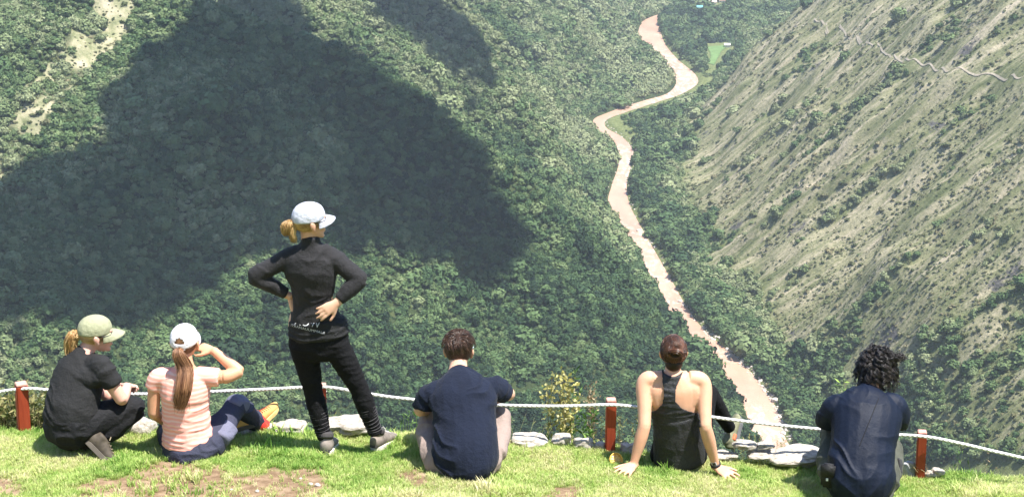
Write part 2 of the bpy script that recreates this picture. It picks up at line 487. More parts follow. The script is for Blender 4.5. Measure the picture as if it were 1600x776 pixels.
k &= rng.random(len(x)) < np.clip((V - .22) * 1.5, 0, 1)
k &= off_trail(x, y, 7)
x, y, z = x[k], y[k], z[k]
clump = fbm(x / 9, y / 9, 3, 71)
size = np.interp(y, [600, 1100, 1700, 2500], [2.3, 2.9, 4.0, 5.2]) * rng.lognormal(0, .36, len(x)) * (.45 + 1.1 * clump)
size = size * np.where((x > xr(y)) & (y > 1700) & (y < 2030), np.clip(riv_dist(x, y) / 40, .3, 1), 1)
big = (y < 1650) & (riv_dist(x, y) < 45) & (rng.random(len(x)) < .5)
size = np.where(big, size * 1.25, size)
hz_ = np.maximum(foot(FL, y) - x, 0)                             # tint pales high up and further off: painted sunlight plus drier woods
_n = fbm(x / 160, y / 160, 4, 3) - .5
gully = crest(y - .22 * hz_ + 70 * _n + 26 * (vn(x / 90, y / 70, 21) - .5)) * (x < xr(y)) * smooth(1000, 1100, y)  # pale crests, darker gullies: fold light painted into the tint, plus drier crest woods
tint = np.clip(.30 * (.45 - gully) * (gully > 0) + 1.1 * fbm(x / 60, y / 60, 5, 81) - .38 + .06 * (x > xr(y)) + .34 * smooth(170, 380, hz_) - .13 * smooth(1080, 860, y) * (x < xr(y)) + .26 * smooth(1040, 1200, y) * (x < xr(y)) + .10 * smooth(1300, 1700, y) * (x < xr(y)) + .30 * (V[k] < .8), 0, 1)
print('forest', len(x))
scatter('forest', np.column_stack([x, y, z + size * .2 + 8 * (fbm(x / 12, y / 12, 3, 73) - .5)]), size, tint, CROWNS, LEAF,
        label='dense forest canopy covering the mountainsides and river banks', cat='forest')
# shrubs over the dry side
x, y, z = forest(60, 800, 600, 1500, 3.0, False)
x2, y2, z2 = forest(60, 900, 1500, 2900, 4.6, False)
x = np.r_[x, x2]; y = np.r_[y, y2]; z = np.r_[z, z2]
for P in DRY[:1]:
    a, b = jgrid(-500, 0, 600, 1700, 3.4); q = in_poly(a, b, P); x = np.r_[x, a[q]]; y = np.r_[y, b[q]]; z = np.r_[z, terr(a[q], b[q])]
dens = .13 + .75 * smooth(.43, .60, fbm(x / 60, y / 13, 4, 91)) + .7 * smooth(1250, 850, y)
k = (rng.random(len(x)) < dens) & ~in_poly(x, y, CLR) & off_trail(x, y, 3)
x, y, z = x[k], y[k], z[k]
size = np.interp(y, [600, 1200, 2500], [.95, 1.0, 1.8]) * rng.lognormal(0, .45, len(x))
print('shrubs', len(x))
scatter('shrubland', np.column_stack([x, y, z]), size, np.clip(.1 + .7 * fbm(x / 40, y / 14, 3, 95), 0, 1), CROWNS2, SHRUB, .75,
        label='low scattered scrub dotted over the dry grassy mountainside', cat='scrub')
# boulders on the river banks
def rock_mesh(name, seed, sub=2, rough=.25):
    r = np.random.default_rng(seed)
    bm = bmesh.new(); bmesh.ops.create_icosphere(bm, subdivisions=sub, radius=1)
    o = Vector(r.uniform(0, 50, 3))
    for v in bm.verts:
        n = mnoise.noise(v.co * 1.1 + o) * .9 + mnoise.noise(v.co * 3 + o) * .3
        v.co *= 1 + rough * n * 1.6
        m = max(abs(c) for c in v.co)
        if m > .85: v.co *= (.85 + (m - .85) * .35) / m
        if sub > 3: v.co *= 1 + .05 * mnoise.noise(v.co * 9 + o)
    me = bpy.data.meshes.new(name); bm.to_mesh(me); bm.free()
    for p in me.polygons: p.use_smooth = sub > 2
    return me
ROCK = simple('pale_rock', (.50, .45, .39), .9, .2, .3, 1.2)
bx, by = [], []
for i in range(len(RP) - 1):
    if not 850 < RP[i, 1] < 1900: continue
    L = np.hypot(*(RP[i+1, :2] - RP[i, :2])); T = (RP[i+1, :2] - RP[i, :2]) / L
    for sgn, dn in ((1, 1.6 if RP[i, 1] < 1120 else .35), (-1, .12)):
        n = int(L * dn); t = rng.random(n); o = RP[i, 2] + rng.normal(.5, 2.0, n)
        bx += list(RP[i, 0] + T[0] * t * L + sgn * T[1] * o); by += list(RP[i, 1] + T[1] * t * L - sgn * T[0] * o)
bx, by = np.array(bx), np.array(by); bz = np.maximum(terr(bx, by), -HR - .4)
bs = rng.lognormal(-.35, .5, len(bx))
scatter('river_boulders', np.column_stack([bx, by, bz]), bs, bx * 0, [rock_mesh('boulder', s) for s in (1, 2, 3)], ROCK, .7,
        label='pale boulders and gravel strewn along the river bank', cat='boulders')
# footpaths, field, houses
PATHM = simple('bare_earth_path', (.42, .36, .27), .95, .1, .2, .5)
def drape(pts, hw, name, label, mat=PATHM):
    P = path_course(pts)
    o = strip(name, P, hw, lambda x, y: terr(x, y) + .6, mat, 2)
    return tag(o, label, 'path', kind='structure')
drape(TRAIL,
      .6, 'footpath', 'narrow pale footpath winding across the dry slope at the upper right')
drape([(1254,42),(1290,50),(1320,52),(1350,66)], .6, 'footpath', 'short pale path just below the start of the long footpath')
drape([(913,196),(916,188),(921,180)], 1.3, 'river_track', 'short pale stretch of track above the left river bank by the bend')
drape([(925,306),(930,296),(934,283),(942,262),(943,244)], 1.0, 'river_track', 'pale track between trees on the left bank below the river bend')
drape([(989,68),(991,58),(992,48)], 1.8, 'river_track', 'pale sandy track on the left bank at the far end of the river')
# field
def patch(name, P, zoff, mat, step=6.0):
    P = np.array(P); mn, mx = P.min(0), P.max(0)
    gx, gy = np.meshgrid(np.linspace(mn[0], mx[0], 26), np.linspace(mn[1], mx[1], 40))
    ins = in_poly(gx, gy, [tuple(p) for p in P])
    co = np.column_stack([gx.ravel(), gy.ravel(), (terr(gx, gy) + zoff).ravel()])
    i_ = (np.arange(39)[:, None] * 26 + np.arange(25)[None, :])
    q = np.stack([i_, i_ + 1, i_ + 27, i_ + 26], -1).reshape(-1, 4)
    q = q[ins.ravel()[q].all(1)]
    used = np.zeros(len(co), bool); used[q.ravel()] = True; rm = np.cumsum(used) - 1
    return link(name, np_mesh(name, co[used], rm[q]), mat)
f = patch('field', FIELD, .8, simple('bright_pasture', (.13, .21, .075), .9, .1, .2, .1))
tag(f, 'small bright green field among trees beside the far river', 'field', kind='structure')
def box_bm(bm, c, s, rz=0, bev=0):
    old = set(bm.verts)
    r = bmesh.ops.create_cube(bm, size=1)
    vs = r['verts']
    bmesh.ops.scale(bm, verts=vs, vec=s)
    if bev: bmesh.ops.bevel(bm, geom=list({e for v in vs for e in v.link_edges}), offset=bev, segments=2, affect='EDGES')
    vs = [v for v in bm.verts if v not in old]
    bmesh.ops.rotate(bm, verts=vs, cent=(0, 0, 0), matrix=Matrix.Rotation(rz, 3, 'Z'))
    bmesh.ops.translate(bm, verts=vs, vec=c)
def bm_obj(name, bm, mat, parent=None, smooth_=False):
    me = bpy.data.meshes.new(name); bm.to_mesh(me); bm.free()
    for p in me.polygons: p.use_smooth = smooth_
    return link(name, me, mat, parent)
WALLM = simple('whitewash', (.72, .68, .6), .9, .1, .08, .4)
def house(px, py, w, l, h, rc, rz, label):
    p = hit(px, py); p.z = float(terr(p.x, p.y)) 
    e = empty('house', p); tag(e, label, 'house', 'far houses on the valley floor')
    bm = bmesh.new(); box_bm(bm, (p.x, p.y, p.z + h / 2), (w, l, h), 0); bm_obj('wall', bm, WALLM, e)
    bm = bmesh.new()
    q = [(-w/2-.6, -l/2-.6, h+.02), (w/2+.6, -l/2-.6, h+.02), (w/2+.6, l/2+.6, h+.02), (-w/2-.6, l/2+.6, h+.02), (-w/2-.6, 0, h+w*.28), (w/2+.6, 0, h+w*.28)]
    v = [bm.verts.new((p.x + a, p.y + b, p.z + c)) for a, b, c in q]
    for f in ((0,1,5,4), (2,3,4,5), (0,4,3), (1,2,5), (3,2,1,0)): bm.faces.new([v[k] for k in f])
    bm_obj('roof', bm, simple('roof_sheet', rc, .6, .3, .1, .5), e)
    for s in (-1, 1):
        bm = bmesh.new(); box_bm(bm, (p.x + s * w * .28, p.y - l/2 - .02, p.z + h * .55), (1.2, .1, 1.2))
        bm_obj('window', bm, simple('dark_glass', (.03, .035, .04), .2, .5), e)
house(1112, 7, 15, 9, 4, (.55, .42, .36), 0, 'pale house with a wide light roof at the top of the valley')
house(1128, 4, 10, 8, 4, (.6, .3, .22), 0, 'small far house with a reddish roof beside the pale roofed house')
house(1093, 15, 9, 8, 4, (.15, .42, .5), 0, 'far house with a blue green roof left of the pale roofed house')
house(1136, 74, 8, 7, 3.5, (.6, .58, .55), 0, 'small grey roofed house at the corner of the bright green field')

# clouds above the valley whose shadows lie on the forest
CM = M('cloud').set((.92, .93, .95), 1.0, 0); CM.b.inputs['Alpha'].default_value = .84
CLOUDM = CM.m
def cloud(name, pix, H, label, seed, rmin=28, rmax=60):
    W = [hit(*p) for p in pix]
    P = []
    for p in W:
        t = (H - p.z) / SUN.z; P.append((p.x + SUN.x * t, p.y + SUN.y * t))
    A = np.array(P); mn, mx = A.min(0), A.max(0); r = np.random.default_rng(seed)
    bm0 = bmesh.new(); bmesh.ops.create_icosphere(bm0, subdivisions=3, radius=1)
    base = np.array([v.co[:] for v in bm0.verts]); fa = np.array([[v.index for v in f.verts] for f in bm0.faces]); bm0.free()
    co, fs = [], []; n = 0; s = 17
    for cx in np.arange(mn[0], mx[0], s):
        for cy in np.arange(mn[1], mx[1], s):
            x0 = cx + r.uniform(-.5, .5) * s; y0 = cy + r.uniform(-.5, .5) * s
            if not in_poly(np.array([x0]), np.array([y0]), P)[0]: continue
            e = min(np.hypot(*(np.array(P[a]) * (1 - t) + np.array(P[(a + 1) % len(P)]) * t - (x0, y0))) for a in range(len(P)) for t in np.linspace(0, 1, 12))
            R_ = max(7, min(rmax, e * .8 + 3)) * r.uniform(.7, 1.25)
            o = r.uniform(0, 40)
            nz = vn3(base[:, 0] * 2 + o, base[:, 1] * 2 + 9, base[:, 2] * 2 + o) + .5 * vn3(base[:, 0] * 5 + o, base[:, 1] * 5, base[:, 2] * 5)
            c = base * (R_ * (.7 + .4 * nz))[:, None]; c[:, 2] = np.where(c[:, 2] < 0, c[:, 2] * .35, c[:, 2] * .8)
            co.append(c + [x0, y0, H + r.uniform(-4, 8)]); fs.append(fa + n); n += len(c)
    o = link(name, np_mesh(name, np.vstack(co), np.vstack(fs)), CLOUDM)
    tag(o, label, 'cloud', kind='structure'); return o
cloud('cloud', [(415,-12),(485,45),(560,105),(640,165),(700,195),(745,240),(770,300),(830,370),(800,440),(700,430),(560,400),(380,395),(300,470),(150,520),(-20,560),(-60,330),(20,290),(90,240),(170,250),(175,170),(210,105),(290,50),(345,0)],
      520, 'white flat bottomed cloud above the valley that shades the near forest slope', 3)
cloud('cloud', [(545,-25),(640,-25),(690,20),(740,50),(768,100),(765,145),(742,185),(715,165),(690,110),(640,60),(590,30)],
      560, 'smaller white cloud above the valley shading the far forest spur', 5, rmax=40)

# air
hz = bpy.data.materials.new('haze'); hz.use_nodes = True; t = hz.node_tree
t.nodes.remove(t.nodes['Principled BSDF'])
pv = t.nodes.new('ShaderNodeVolumePrincipled'); pv.inputs['Color'].default_value = (.80, .89, 1, 1)
HAZE_D = 0.00008
pv.inputs['Density'].default_value = HAZE_D; pv.inputs['Anisotropy'].default_value = .1
t.links.new(pv.outputs[0], t.nodes['Material Output'].inputs['Volume'])
bm = bmesh.new(); box_bm(bm, (60, 1930, -148), (2500, 4200, 618))
hzo = bm_obj('haze', bm, hz); tag(hzo, 'thin pale blue air haze filling the whole valley', 'haze', kind='stuff')
# ------------------------------------------------------------ the lookout lawn
_sx = [-9, -3.4, -1.9, -.9, -.3, .65, 1.6, 2.65, 3.6, 9]
_sz = [.10, .03, .0, .0, -.02, -.115, -.2, -.285, -.33, -.7]
def G(x, y):
    x = np.asarray(x, float); y = np.asarray(y, float)
    side = (np.interp(x - .3, _sx, _sz) + np.interp(x, _sx, _sz) + np.interp(x + .3, _sx, _sz)) / 3
    z = -.18 * (y - 9) + side + .020 * np.maximum(7.8 - y, 0) ** 2 * np.where(y > 0, 1, .4)
    z = z + (fbm(x * 2.2 + 50, y * 2.2 + 50, 3, 12) - .5) * .05 + (vn(x * 9 + 70, y * 9 + 30, 14) - .5) * .012
    z = z - .02
    e = 9.43 + .10 * (vn(x * 1.3 + 20, x * 0 + 3, 17) - .5)
    return z - 1.5 * np.maximum(y - e, 0) - .35 * np.maximum(np.minimum(y - e, .25), 0)
def g(x, y): return float(G(x, y))
def ground(px, py):
    """point of the lawn seen through a pixel"""
    d = ray(px, py); t = np.arange(5, 10.4, .004)
    x, y, z = d.x * t, d.y * t, CZ + d.z * t
    k = np.nonzero(z < G(x, y))[0]; k = k[0] if len(k) else len(t) - 1
    return Vector((x[k], y[k], float(G(x[k], y[k]))))
def gpoly(pp): return [(p.x, p.y) for p in (ground(*q) for q in pp)]
SOIL = [gpoly(q) for q in (
    [(205,735),(235,722),(290,722),(345,735),(360,742),(350,770),(330,790),(270,785),(180,785),(120,785),(125,765),(150,750),(190,745)],
    [(380,742),(430,732),(505,736),(512,760),(505,790),(330,795),(330,770)],
    [(-20,748),(30,748),(38,760),(20,772),(-20,775)],
    [(628,742),(650,732),(672,738),(678,750),(660,760),(635,758)],
    [(860,762),(905,758),(915,775),(900,800),(850,800)], [(880,800),(900,740+30),(890,800)])]
lx = np.concatenate([np.arange(-40, -4.5, 1.2), np.arange(-4.5, 4.8, .05), np.arange(4.8, 41, 1.2)])
ly = np.concatenate([np.arange(-30, 7, .8), np.arange(7, 10.4, .05), np.arange(10.4, 62, 1.3)])
LX, LY = np.meshgrid(lx, ly); LZ = G(LX, LY)
def soil_at(x, y):
    s = np.zeros(x.shape); w = (vn(x * 14, y * 14, 5) - .5) * .12; w2 = (vn(x * 14, y * 14, 6) - .5) * .12
    for P in SOIL: s = np.maximum(s, in_poly(x + w, y + w2, P) * 1.)
    return s
ii = (np.arange(len(ly) - 1)[:, None] * len(lx) + np.arange(len(lx) - 1)[None, :])
me = np_mesh('lawn', np.column_stack([LX.ravel(), LY.ravel(), LZ.ravel()]), np.stack([ii, ii + 1, ii + len(lx) + 1, ii + len(lx)], -1).reshape(-1, 4))
fattr(me, 'soil', soil_at(LX.ravel(), LY.ravel()))
m = M('turf_soil')
sc_ = m.ramp(m.noise(9, 7, .7), [(.3, (.11, .07, .04)), (.5, (.23, .155, .095)), (.7, (.38, .28, .185))])
gr = m.ramp(m.noise(14, 6, .7), [(.3, (.11, .14, .045)), (.55, (.20, .21, .08)), (.75, (.30, .25, .13))])
m.set(m.mix(m.attr('soil'), gr, sc_), .95, .1); m.bump(m.noise(40, 6, .7), .012, .8)
lawn = link('ground', me, m.m); tag(lawn, 'sloping lawn with bare brown patches on top of the lookout', 'ground', kind='structure')

def tuft(name, seed, nb=11, spread=.55, w=.055):
    r = np.random.default_rng(seed); co, f = [], []
    for _ in range(nb):
        a = r.uniform(0, 6.28); b = r.uniform(.1, spread); L = r.uniform(.55, 1.1)
        base = np.array([r.uniform(-.35, .35), r.uniform(-.35, .35), -.08]); d = np.array([math.cos(a), math.sin(a), 0]); s = np.array([-d[1], d[0], 0]) * w
        p1 = base + d * b * .35 * L + [0, 0, .55 * L]; p2 = base + d * b * 1.3 * L + [0, 0, L * (1 - b * .4)]
        n = len(co); co += [base - s, base + s, p1 + s * .75, p1 - s * .75, p2]
        f += [[n, n+1, n+2], [n, n+2, n+3], [n+3, n+2, n+4]]
    return np_mesh(name, np.array(co), np.array(f), False)
gm = M('grass_blades'); oi = gm.n('ShaderNodeObjectInfo')
ad = gm.n('ShaderNodeMath', operation='MULTIPLY_ADD'); gm.l(oi.outputs['Random'], ad.inputs[0]); ad.inputs[1].default_value = .5; gm.l(gm.attr('tint', True), ad.inputs[2])
gc = gm.ramp(ad.outputs[0], [(.05, (.16, .32, .05)), (.32, (.34, .50, .11)), (.65, (.56, .63, .22)), (.97, (.72, .66, .38))])
gm.set(gc, .6, .3); tr = gm.n('ShaderNodeBsdfTranslucent'); gm.l(gc, tr.inputs[0]); ms = gm.n('ShaderNodeMixShader'); ms.inputs[0].default_value = .35
gm.l(gm.b.outputs[0], ms.inputs[1]); gm.l(tr.outputs[0], ms.inputs[2]); gm.l(ms.outputs[0], gm.t.nodes['Material Output'].inputs[0])
TUFT = [tuft('grass_tuft', s) for s in (1, 2, 3, 4)]
x, y = jgrid(-3.9, 4.3, 7.3, 9.86, .0165)
s_ = soil_at(x, y); k = rng.random(len(x)) < np.where(s_ > .5, .10, .97); x, y = x[k], y[k]
h = .022 + .022 * fbm(x * 4, y * 4, 3, 33) + .030 * smooth(.55, .75, fbm(x * 3, y * 3, 3, 35)) + .040 * smooth(9.3, 9.52, y) * rng.random(len(x)) ** 3
h = np.where(rng.random(len(x)) < .012, h * 1.8, h)
tint = np.clip(1.1 * fbm(x * 3.2, y * 3.2, 4, 44) - .2 - .06 + .12 * smooth(8.9, 8.2, y) - .2 * smooth(9.2, 9.6, y) + .3 * (rng.random(len(x)) < .08), 0, 1)
print('tufts', len(x))
scatter('grass', np.column_stack([x, y, G(x, y)]), h, tint, TUFT, gm.m, 1.0, label='short yellowish green lawn grass on the lookout', cat='grass')
# pebbles on the bare soil
for q, (px, py, r) in enumerate([(485,757,.016),(496,759,.02),(402,768,.014),(362,766,.013),(470,748,.011)]):
    p = ground(px, py); o = link('pebble', rock_mesh('pebble', 40 + q, 2), ROCK); o.location = (p.x, p.y, p.z + r * .3); o.scale = (r, r * .8, r * .7)
    tag(o, ['small pale pebble on the bare soil, left of its larger neighbour', 'larger pale pebble on the bare soil below the standing woman', 'pale pebble at the very bottom of the soil patch',
            'tiny pebble at the left edge of the brown soil patch', 'smallest pebble at the top of the bare soil patch'][q], 'pebble', 'pebbles on bare soil')

# ------------------------------------------------------------ edge stones
STONEM = M('white_stone')
STONEM.set(STONEM.ramp(STONEM.noise(3.2, 7, .7), [(.32, (.26, .21, .16)), (.46, (.50, .45, .38)), (.62, (.68, .63, .56))]), .92, .15)
STONEM.bump(STONEM.noise(9, 7, .7), .06, .6)
GREYM = simple('grey_stone', (.34, .34, .34), .9, .2, .3, 5, .5, .02)
def stone(px, py, w, h, label, mat=None, dy=0, seed=0, name='stone'):
    p = ground(px, min(py, 700 + (px > 1300) * 40)); Y = max(min(p.y, 9.56), 9.3) + dy
    w, h = w * .88, h * .88; c = J(px, py + h * .38, Y); s = c.y * CP / FPX * 1.08
    o = link(name, rock_mesh('stone', seed + int(px), 4, .46), mat or STONEM.m)
    o.location = c; o.scale = (w / 2 * s * 1.28, w / 2 * s * .95, h / 2 * s * 1.25); o.rotation_euler = (0, 0, seed)
    tag(o, label, 'stone', 'pale stones along the lawn edge'); return o
for a in ((222,657,44,34,'cream stone between the squatting woman and the woman in pink'),
          (362,668,34,22,'pale stone just behind the tan shoe of the woman in pink'),
          (392,671,32,24,'small pale stone under the bent leg of the woman in pink'),
          (452,660,52,20,'flat white stone right of the yellow shoe'),
          (420,664,30,16,'low white stone partly behind the yellow shoe'),
          (545,656,74,20,'long flat white stone behind the standing woman, between her boots'),
          (512,664,34,16,'small white stone behind the left boot of the standing woman'),
          (826,682,56,16,'low white stone first right of the man in the navy shirt'),
          (878,681,30,20,'rounded white stone between the flowering shrub and its left neighbour'),
          (912,686,34,24,'white stone at the foot of the flowering shrub'),
          (938,693,28,18,'white stone touching the left side of the middle red post'),
          (986,693,38,22,'white stone just right of the middle red post'),
          (1133,706,40,12,'thin white stone below the raised shoe of the woman in the tank top'),
          (1163,689,36,12,'pale stone beyond the raised shoe at the drop'),
          (1190,705,48,12,'flat white stone in the grass left of the widest stone'),
          (1196,692,30,9,'small flat stone at the river side of the lawn edge'),
          (1243,704,84,24,'widest white stone, left of the man with curly hair'),
          (1465,733,22,13,'small white stone right of the rightmost post')):
    stone(*a)
stone(1416, 722, 34, 36, 'grey folded looking stone between the curly haired man and the right post', GREYM, 0, 3)
stone(1453, 736, 16, 12, 'tiny pale stone at the foot of the rightmost post')

# ------------------------------------------------------------ fence
def tubes_mesh(paths, rad, nseg=3, name='tubes', taper=True, shade=None):
    """many thin tubes in one mesh; paths: list of (k,3) arrays"""
    co, fs, sh = [], [], []; n = 0
    for q, P in enumerate(paths):
        P = np.asarray(P, float); k = len(P)
        T = np.gradient(P, axis=0); T /= np.linalg.norm(T, axis=1)[:, None] + 1e-9
        ref = np.array([.31, .2, .93]) if abs(T[0, 2]) < .9 else np.array([1, .2, 0])
        A = np.cross(T, ref); A /= np.linalg.norm(A, axis=1)[:, None] + 1e-9; B = np.cross(T, A)
        r = rad[q] if np.ndim(rad) else rad
        rr = r * (np.linspace(1, .25, k) if taper is True else (np.ones(k) if taper is False else taper(np.linspace(0, 1, k))))
        an = np.arange(nseg) / nseg * 2 * math.pi
        ring = P[:, None] + rr[:, None, None] * (np.cos(an)[None, :, None] * A[:, None] + np.sin(an)[None, :, None] * B[:, None])
        co.append(ring.reshape(-1, 3))
        i0 = n + np.arange(k - 1)[:, None] * nseg + np.arange(nseg)[None, :]
        i1 = n + np.arange(k - 1)[:, None] * nseg + (np.arange(nseg)[None, :] + 1) % nseg
        fs.append(np.stack([i0, i1, i1 + nseg, i0 + nseg], -1).reshape(-1, 4)); n += k * nseg
        sh.append(np.full(k * nseg, shade[q] if shade is not None else 0))
    me = np_mesh(name, np.vstack(co), np.vstack(fs))
    fattr(me, 'sh', np.concatenate(sh)); return me
REDP = M('red_painted_wood')
REDP.set(REDP.ramp(REDP.noise(18, 6, .7, REDP.coord((1, 1, .12))), [(.25, (.20, .030, .014)), (.5, (.36, .058, .026)), (.75, (.44, .085, .04))]), .55, .35)
REDP.bump(REDP.noise(30, 5, .6, REDP.coord((1, 1, .1))), .004, .5)
ENDM = simple('worn_paint_top', (.55, .30, .24), .7, .3, .3, 25)
ROPEPTS = []
def post(px, ytop, pxb, ybot, w, rz, label, Y):
    b = J(pxb, ybot, Y); tp = J(px, ytop, Y)
    e = empty('fence_post', b); tag(e, label, 'post', 'red posts along the lookout edge')
    ax = (tp - b); L = ax.length
    q = ax.to_track_quat('Z', 'Y').to_matrix().to_4x4(); mt = Matrix.Translation(b) @ q @ Matrix.Rotation(rz, 4, 'Z')
    bm = bmesh.new(); box_bm(bm, (0, 0, L / 2 - .1), (w, w, L + .2 - .004), 0, .006); bm.transform(mt); bm_obj('shaft', bm, REDP.m, e)
    bm = bmesh.new(); box_bm(bm, (0, 0, L + .004), (w * .93, w * .93, .012), 0, .003); bm.transform(mt); bm_obj('top_cap', bm, ENDM, e)
    bm = bmesh.new(); bmesh.ops.create_cone(bm, cap_ends=True, segments=12, radius1=.007, radius2=.007, depth=w * 1.15, matrix=Matrix.Rotation(R(90), 4, 'X'))
    bmesh.ops.translate(bm, verts=bm.verts, vec=(0, 0, L - .05)); bm.transform(mt); bm_obj('staple', bm, simple('zinc', (.5, .5, .5), .4, .5), e)
    return e
post(33, 600, 38, 679, .078, R(28), 'red painted post at the far left, leaning, beside the squatting woman', 9.44)
post(504, 601, 504, 664, .05, R(5), 'red post mostly hidden behind the legs of the standing woman', 9.60)
post(955, 625, 953, 702, .066, R(3), 'red painted post left of the woman in the black tank top', 9.37)
post(1441, 675, 1437, 741, .060, R(-8), 'short red post right of the curly haired man', 9.33)
rp = [(-120,628,9.41),(-40,618,9.41),(33,607,9.41),(80,609,9.43),(160,614,9.45),(250,615,9.47),(340,611,9.51),(430,607,9.56),(505,604,9.58),(560,612,9.55),(620,621,9.51),(700,628,9.47),(800,633,9.41),(880,634,9.36),(955,632,9.32),
      (1000,636,9.33),(1060,643,9.34),(1120,652,9.34),(1200,662,9.34),(1280,670,9.33),(1360,677,9.31),(1441,681,9.27),(1500,692,9.27),(1560,706,9.27),(1620,719,9.27),(1720,735,9.27)]
RPp = catm([tuple(J(*p)) for p in rp], 6)
rm_ = M('white_rope'); tcx = rm_.coord((1, 1, 1)); wv = rm_.n('ShaderNodeTexWave'); wv.inputs['Scale'].default_value = 22; wv.bands_direction = 'DIAGONAL'; rm_.l(tcx, wv.inputs['Vector'])
rm_.set(rm_.ramp(wv.outputs['Fac'], [(.2, (.62, .60, .58)), (.7, (.82, .81, .80))]), .8, .2); rm_.bump(wv.outputs['Fac'], .004, .6)
rope = link('rope', tubes_mesh([RPp], .0108, 10, 'rope', False), rm_.m); tag(rope, 'white rope strung from post to post along the drop', 'rope')

# ------------------------------------------------------------ plants at the edge
def plant(name, px, py, Y, tips, leaf, nleaf, cols, label, cat, stemr=.004, stemc=(.20,.16,.07), leafshape=.28, seed=0, droop=0, start=.25, clump=0, dz=.12):
    r = np.random.default_rng(seed + abs(int(px))); b = J(px, py, Y); b.z = min(b.z, g(b.x, b.y) + .02) - .02
    e = empty(name, b); tag(e, label, cat)
    paths, co, fs, sh = [], [], [], []; n = 0
    for (tx, ty, yy) in tips:
        t = J(tx, ty, Y + yy); m1 = b.lerp(t, .5) + Vector(r.normal(0, .03, 3)) + Vector((0, 0, droop))
        P = catm([tuple(b), tuple(m1), tuple(t)], 8); paths.append(P)
        for _ in range(nleaf):
            s = r.uniform(start, 1); k = s * (len(P) - 1); i = int(min(k, len(P) - 2)); p = P[i] + (P[i+1] - P[i]) * (k - i)
            if clump: p = p + r.normal(0, clump, 3) * (.4 + .6 * s)
            T = P[i+1] - P[i]; T = T / np.linalg.norm(T)
            d = r.normal(size=3) * [1, 1, .5] + T * .9; d /= np.linalg.norm(d); L = leaf * r.uniform(.5, 1.2)
            sd = np.cross(d, r.normal(size=3)); sd /= np.linalg.norm(sd); sd *= L * leafshape * .5
            up = np.array([0, 0, -.25 * L]) if droop else np.zeros(3)
            co += [p, p + d * L * .5 + sd, p + d * L + up, p + d * L * .5 - sd]; fs.append([n, n+1, n+2, n+3]); n += 4; sh += [r.random()] * 4
    sm = simple('plant_stem', stemc, .8, .2)
    for P in paths: pass
    link('stem', tubes_mesh(paths, stemr, 4, 'stem'), sm, e)
    lm = np_mesh('leaves', np.array(co), np.array(fs), False); fattr(lm, 'sh', sh)
    mm = M('edge_leaves'); c = mm.ramp(mm.attr('sh'), cols); mm.set(c, .6, .3)
    tr = mm.n('ShaderNodeBsdfTranslucent'); mm.l(c, tr.inputs[0]); ms = mm.n('ShaderNodeMixShader'); ms.inputs[0].default_value = .3
    mm.l(mm.b.outputs[0], ms.inputs[1]); mm.l(tr.outputs[0], ms.inputs[2]); mm.l(ms.outputs[0], mm.t.nodes['Material Output'].inputs[0])
    link('foliage', lm, mm.m, e); return e
YEL = [(0, (.24, .22, .05)), (.4, (.50, .46, .14)), (1, (.72, .66, .34))]
GRN = [(0, (.05, .12, .02)), (.5, (.12, .24, .05)), (1, (.22, .36, .09))]
OLV = [(0, (.07, .09, .025)), (.5, (.20, .22, .07)), (1, (.45, .38, .18))]
DRYC = [(0, (.22, .15, .08)), (.6, (.42, .31, .18)), (1, (.5, .42, .28))]
def fan(cx, cy, w, h, n, seed, dy=.1):
    r = np.random.default_rng(seed); return [(cx + r.uniform(-w, w), cy - h * r.uniform(.55, 1), r.uniform(-dy, dy)) for _ in range(n)]
plant('flowering_shrub', 888, 702, 9.8, [(856,602,.0),(862,588,.05),(874,582,0),(884,580,.03),(893,588,.0),(898,606,-.04),(853,612,.05),(868,596,.06),(880,592,-.05),(889,597,.04),(903,618,.02)], .036, 75, YEL,
      'thin shrub with clusters of yellow flowers beyond the stones left of the middle post', 'shrub', .004, (.25, .18, .09), .6, 1, clump=.022, start=.5)
plant('leafy_shrub', 903, 704, 9.78, [(899,578,0),(906,600,.03),(912,640,0),(925,655,0),(893,655,.0),(935,668,0),(885,668,0),(915,630,.05),(928,640,.04)], .06, 42, GRN,
      'green leafy shrub with one tall upright shoot beside the yellow flowering shrub', 'shrub', .004, (.12, .2, .05), .26, 2, start=.2)
plant('seeding_weed', 922, 704, 9.84, [(924,592,0),(930,600,.02),(918,604,0),(933,622,0),(926,612,.03),(915,625,.02)], .03, 60, DRYC,
      'dry pinkish seeding weed rising between the green shrub and the middle post', 'weed', .003, (.4, .28, .15), .5, 3, clump=.014, start=.45)
plant('low_scrub', 962, 706, 9.84, fan(968, 696, 34, 55, 16, 4), .035, 26, OLV, 'brownish low scrub just right of the middle red post', 'scrub', .003, seed=4, clump=.02)
plant('low_scrub', 862, 700, 9.84, fan(858, 696, 18, 26, 7, 41), .035, 18, GRN, 'low green tuft of leaves left of the yellow flowering shrub', 'scrub', .003, seed=4, clump=.015)
plant('dry_bush', 40, 690, 9.95, fan(40, 680, 62, 72, 60, 5, .2), .055, 70, OLV, 'dense olive and straw coloured bush behind the leftmost post', 'bush', .003, (.3, .24, .12), .45, 5, clump=.03)
plant('dry_stalks', 66, 686, 9.82, [(52,632,0),(88,634,.0),(74,622,.02),(95,650,0),(40,655,0),(60,640,.03)], .03, 5, DRYC, 'pale dry stalks leaning behind the left post', 'weed', .003, (.55, .45, .28), .2, 6)
plant('dry_bush', -60, 690, 9.95, fan(-50, 680, 60, 72, 40, 51, .2), .055, 50, OLV, 'olive bush at the left edge of the frame, left of the denser bush', 'bush', .003, (.3, .24, .12), .45, 5, clump=.03)
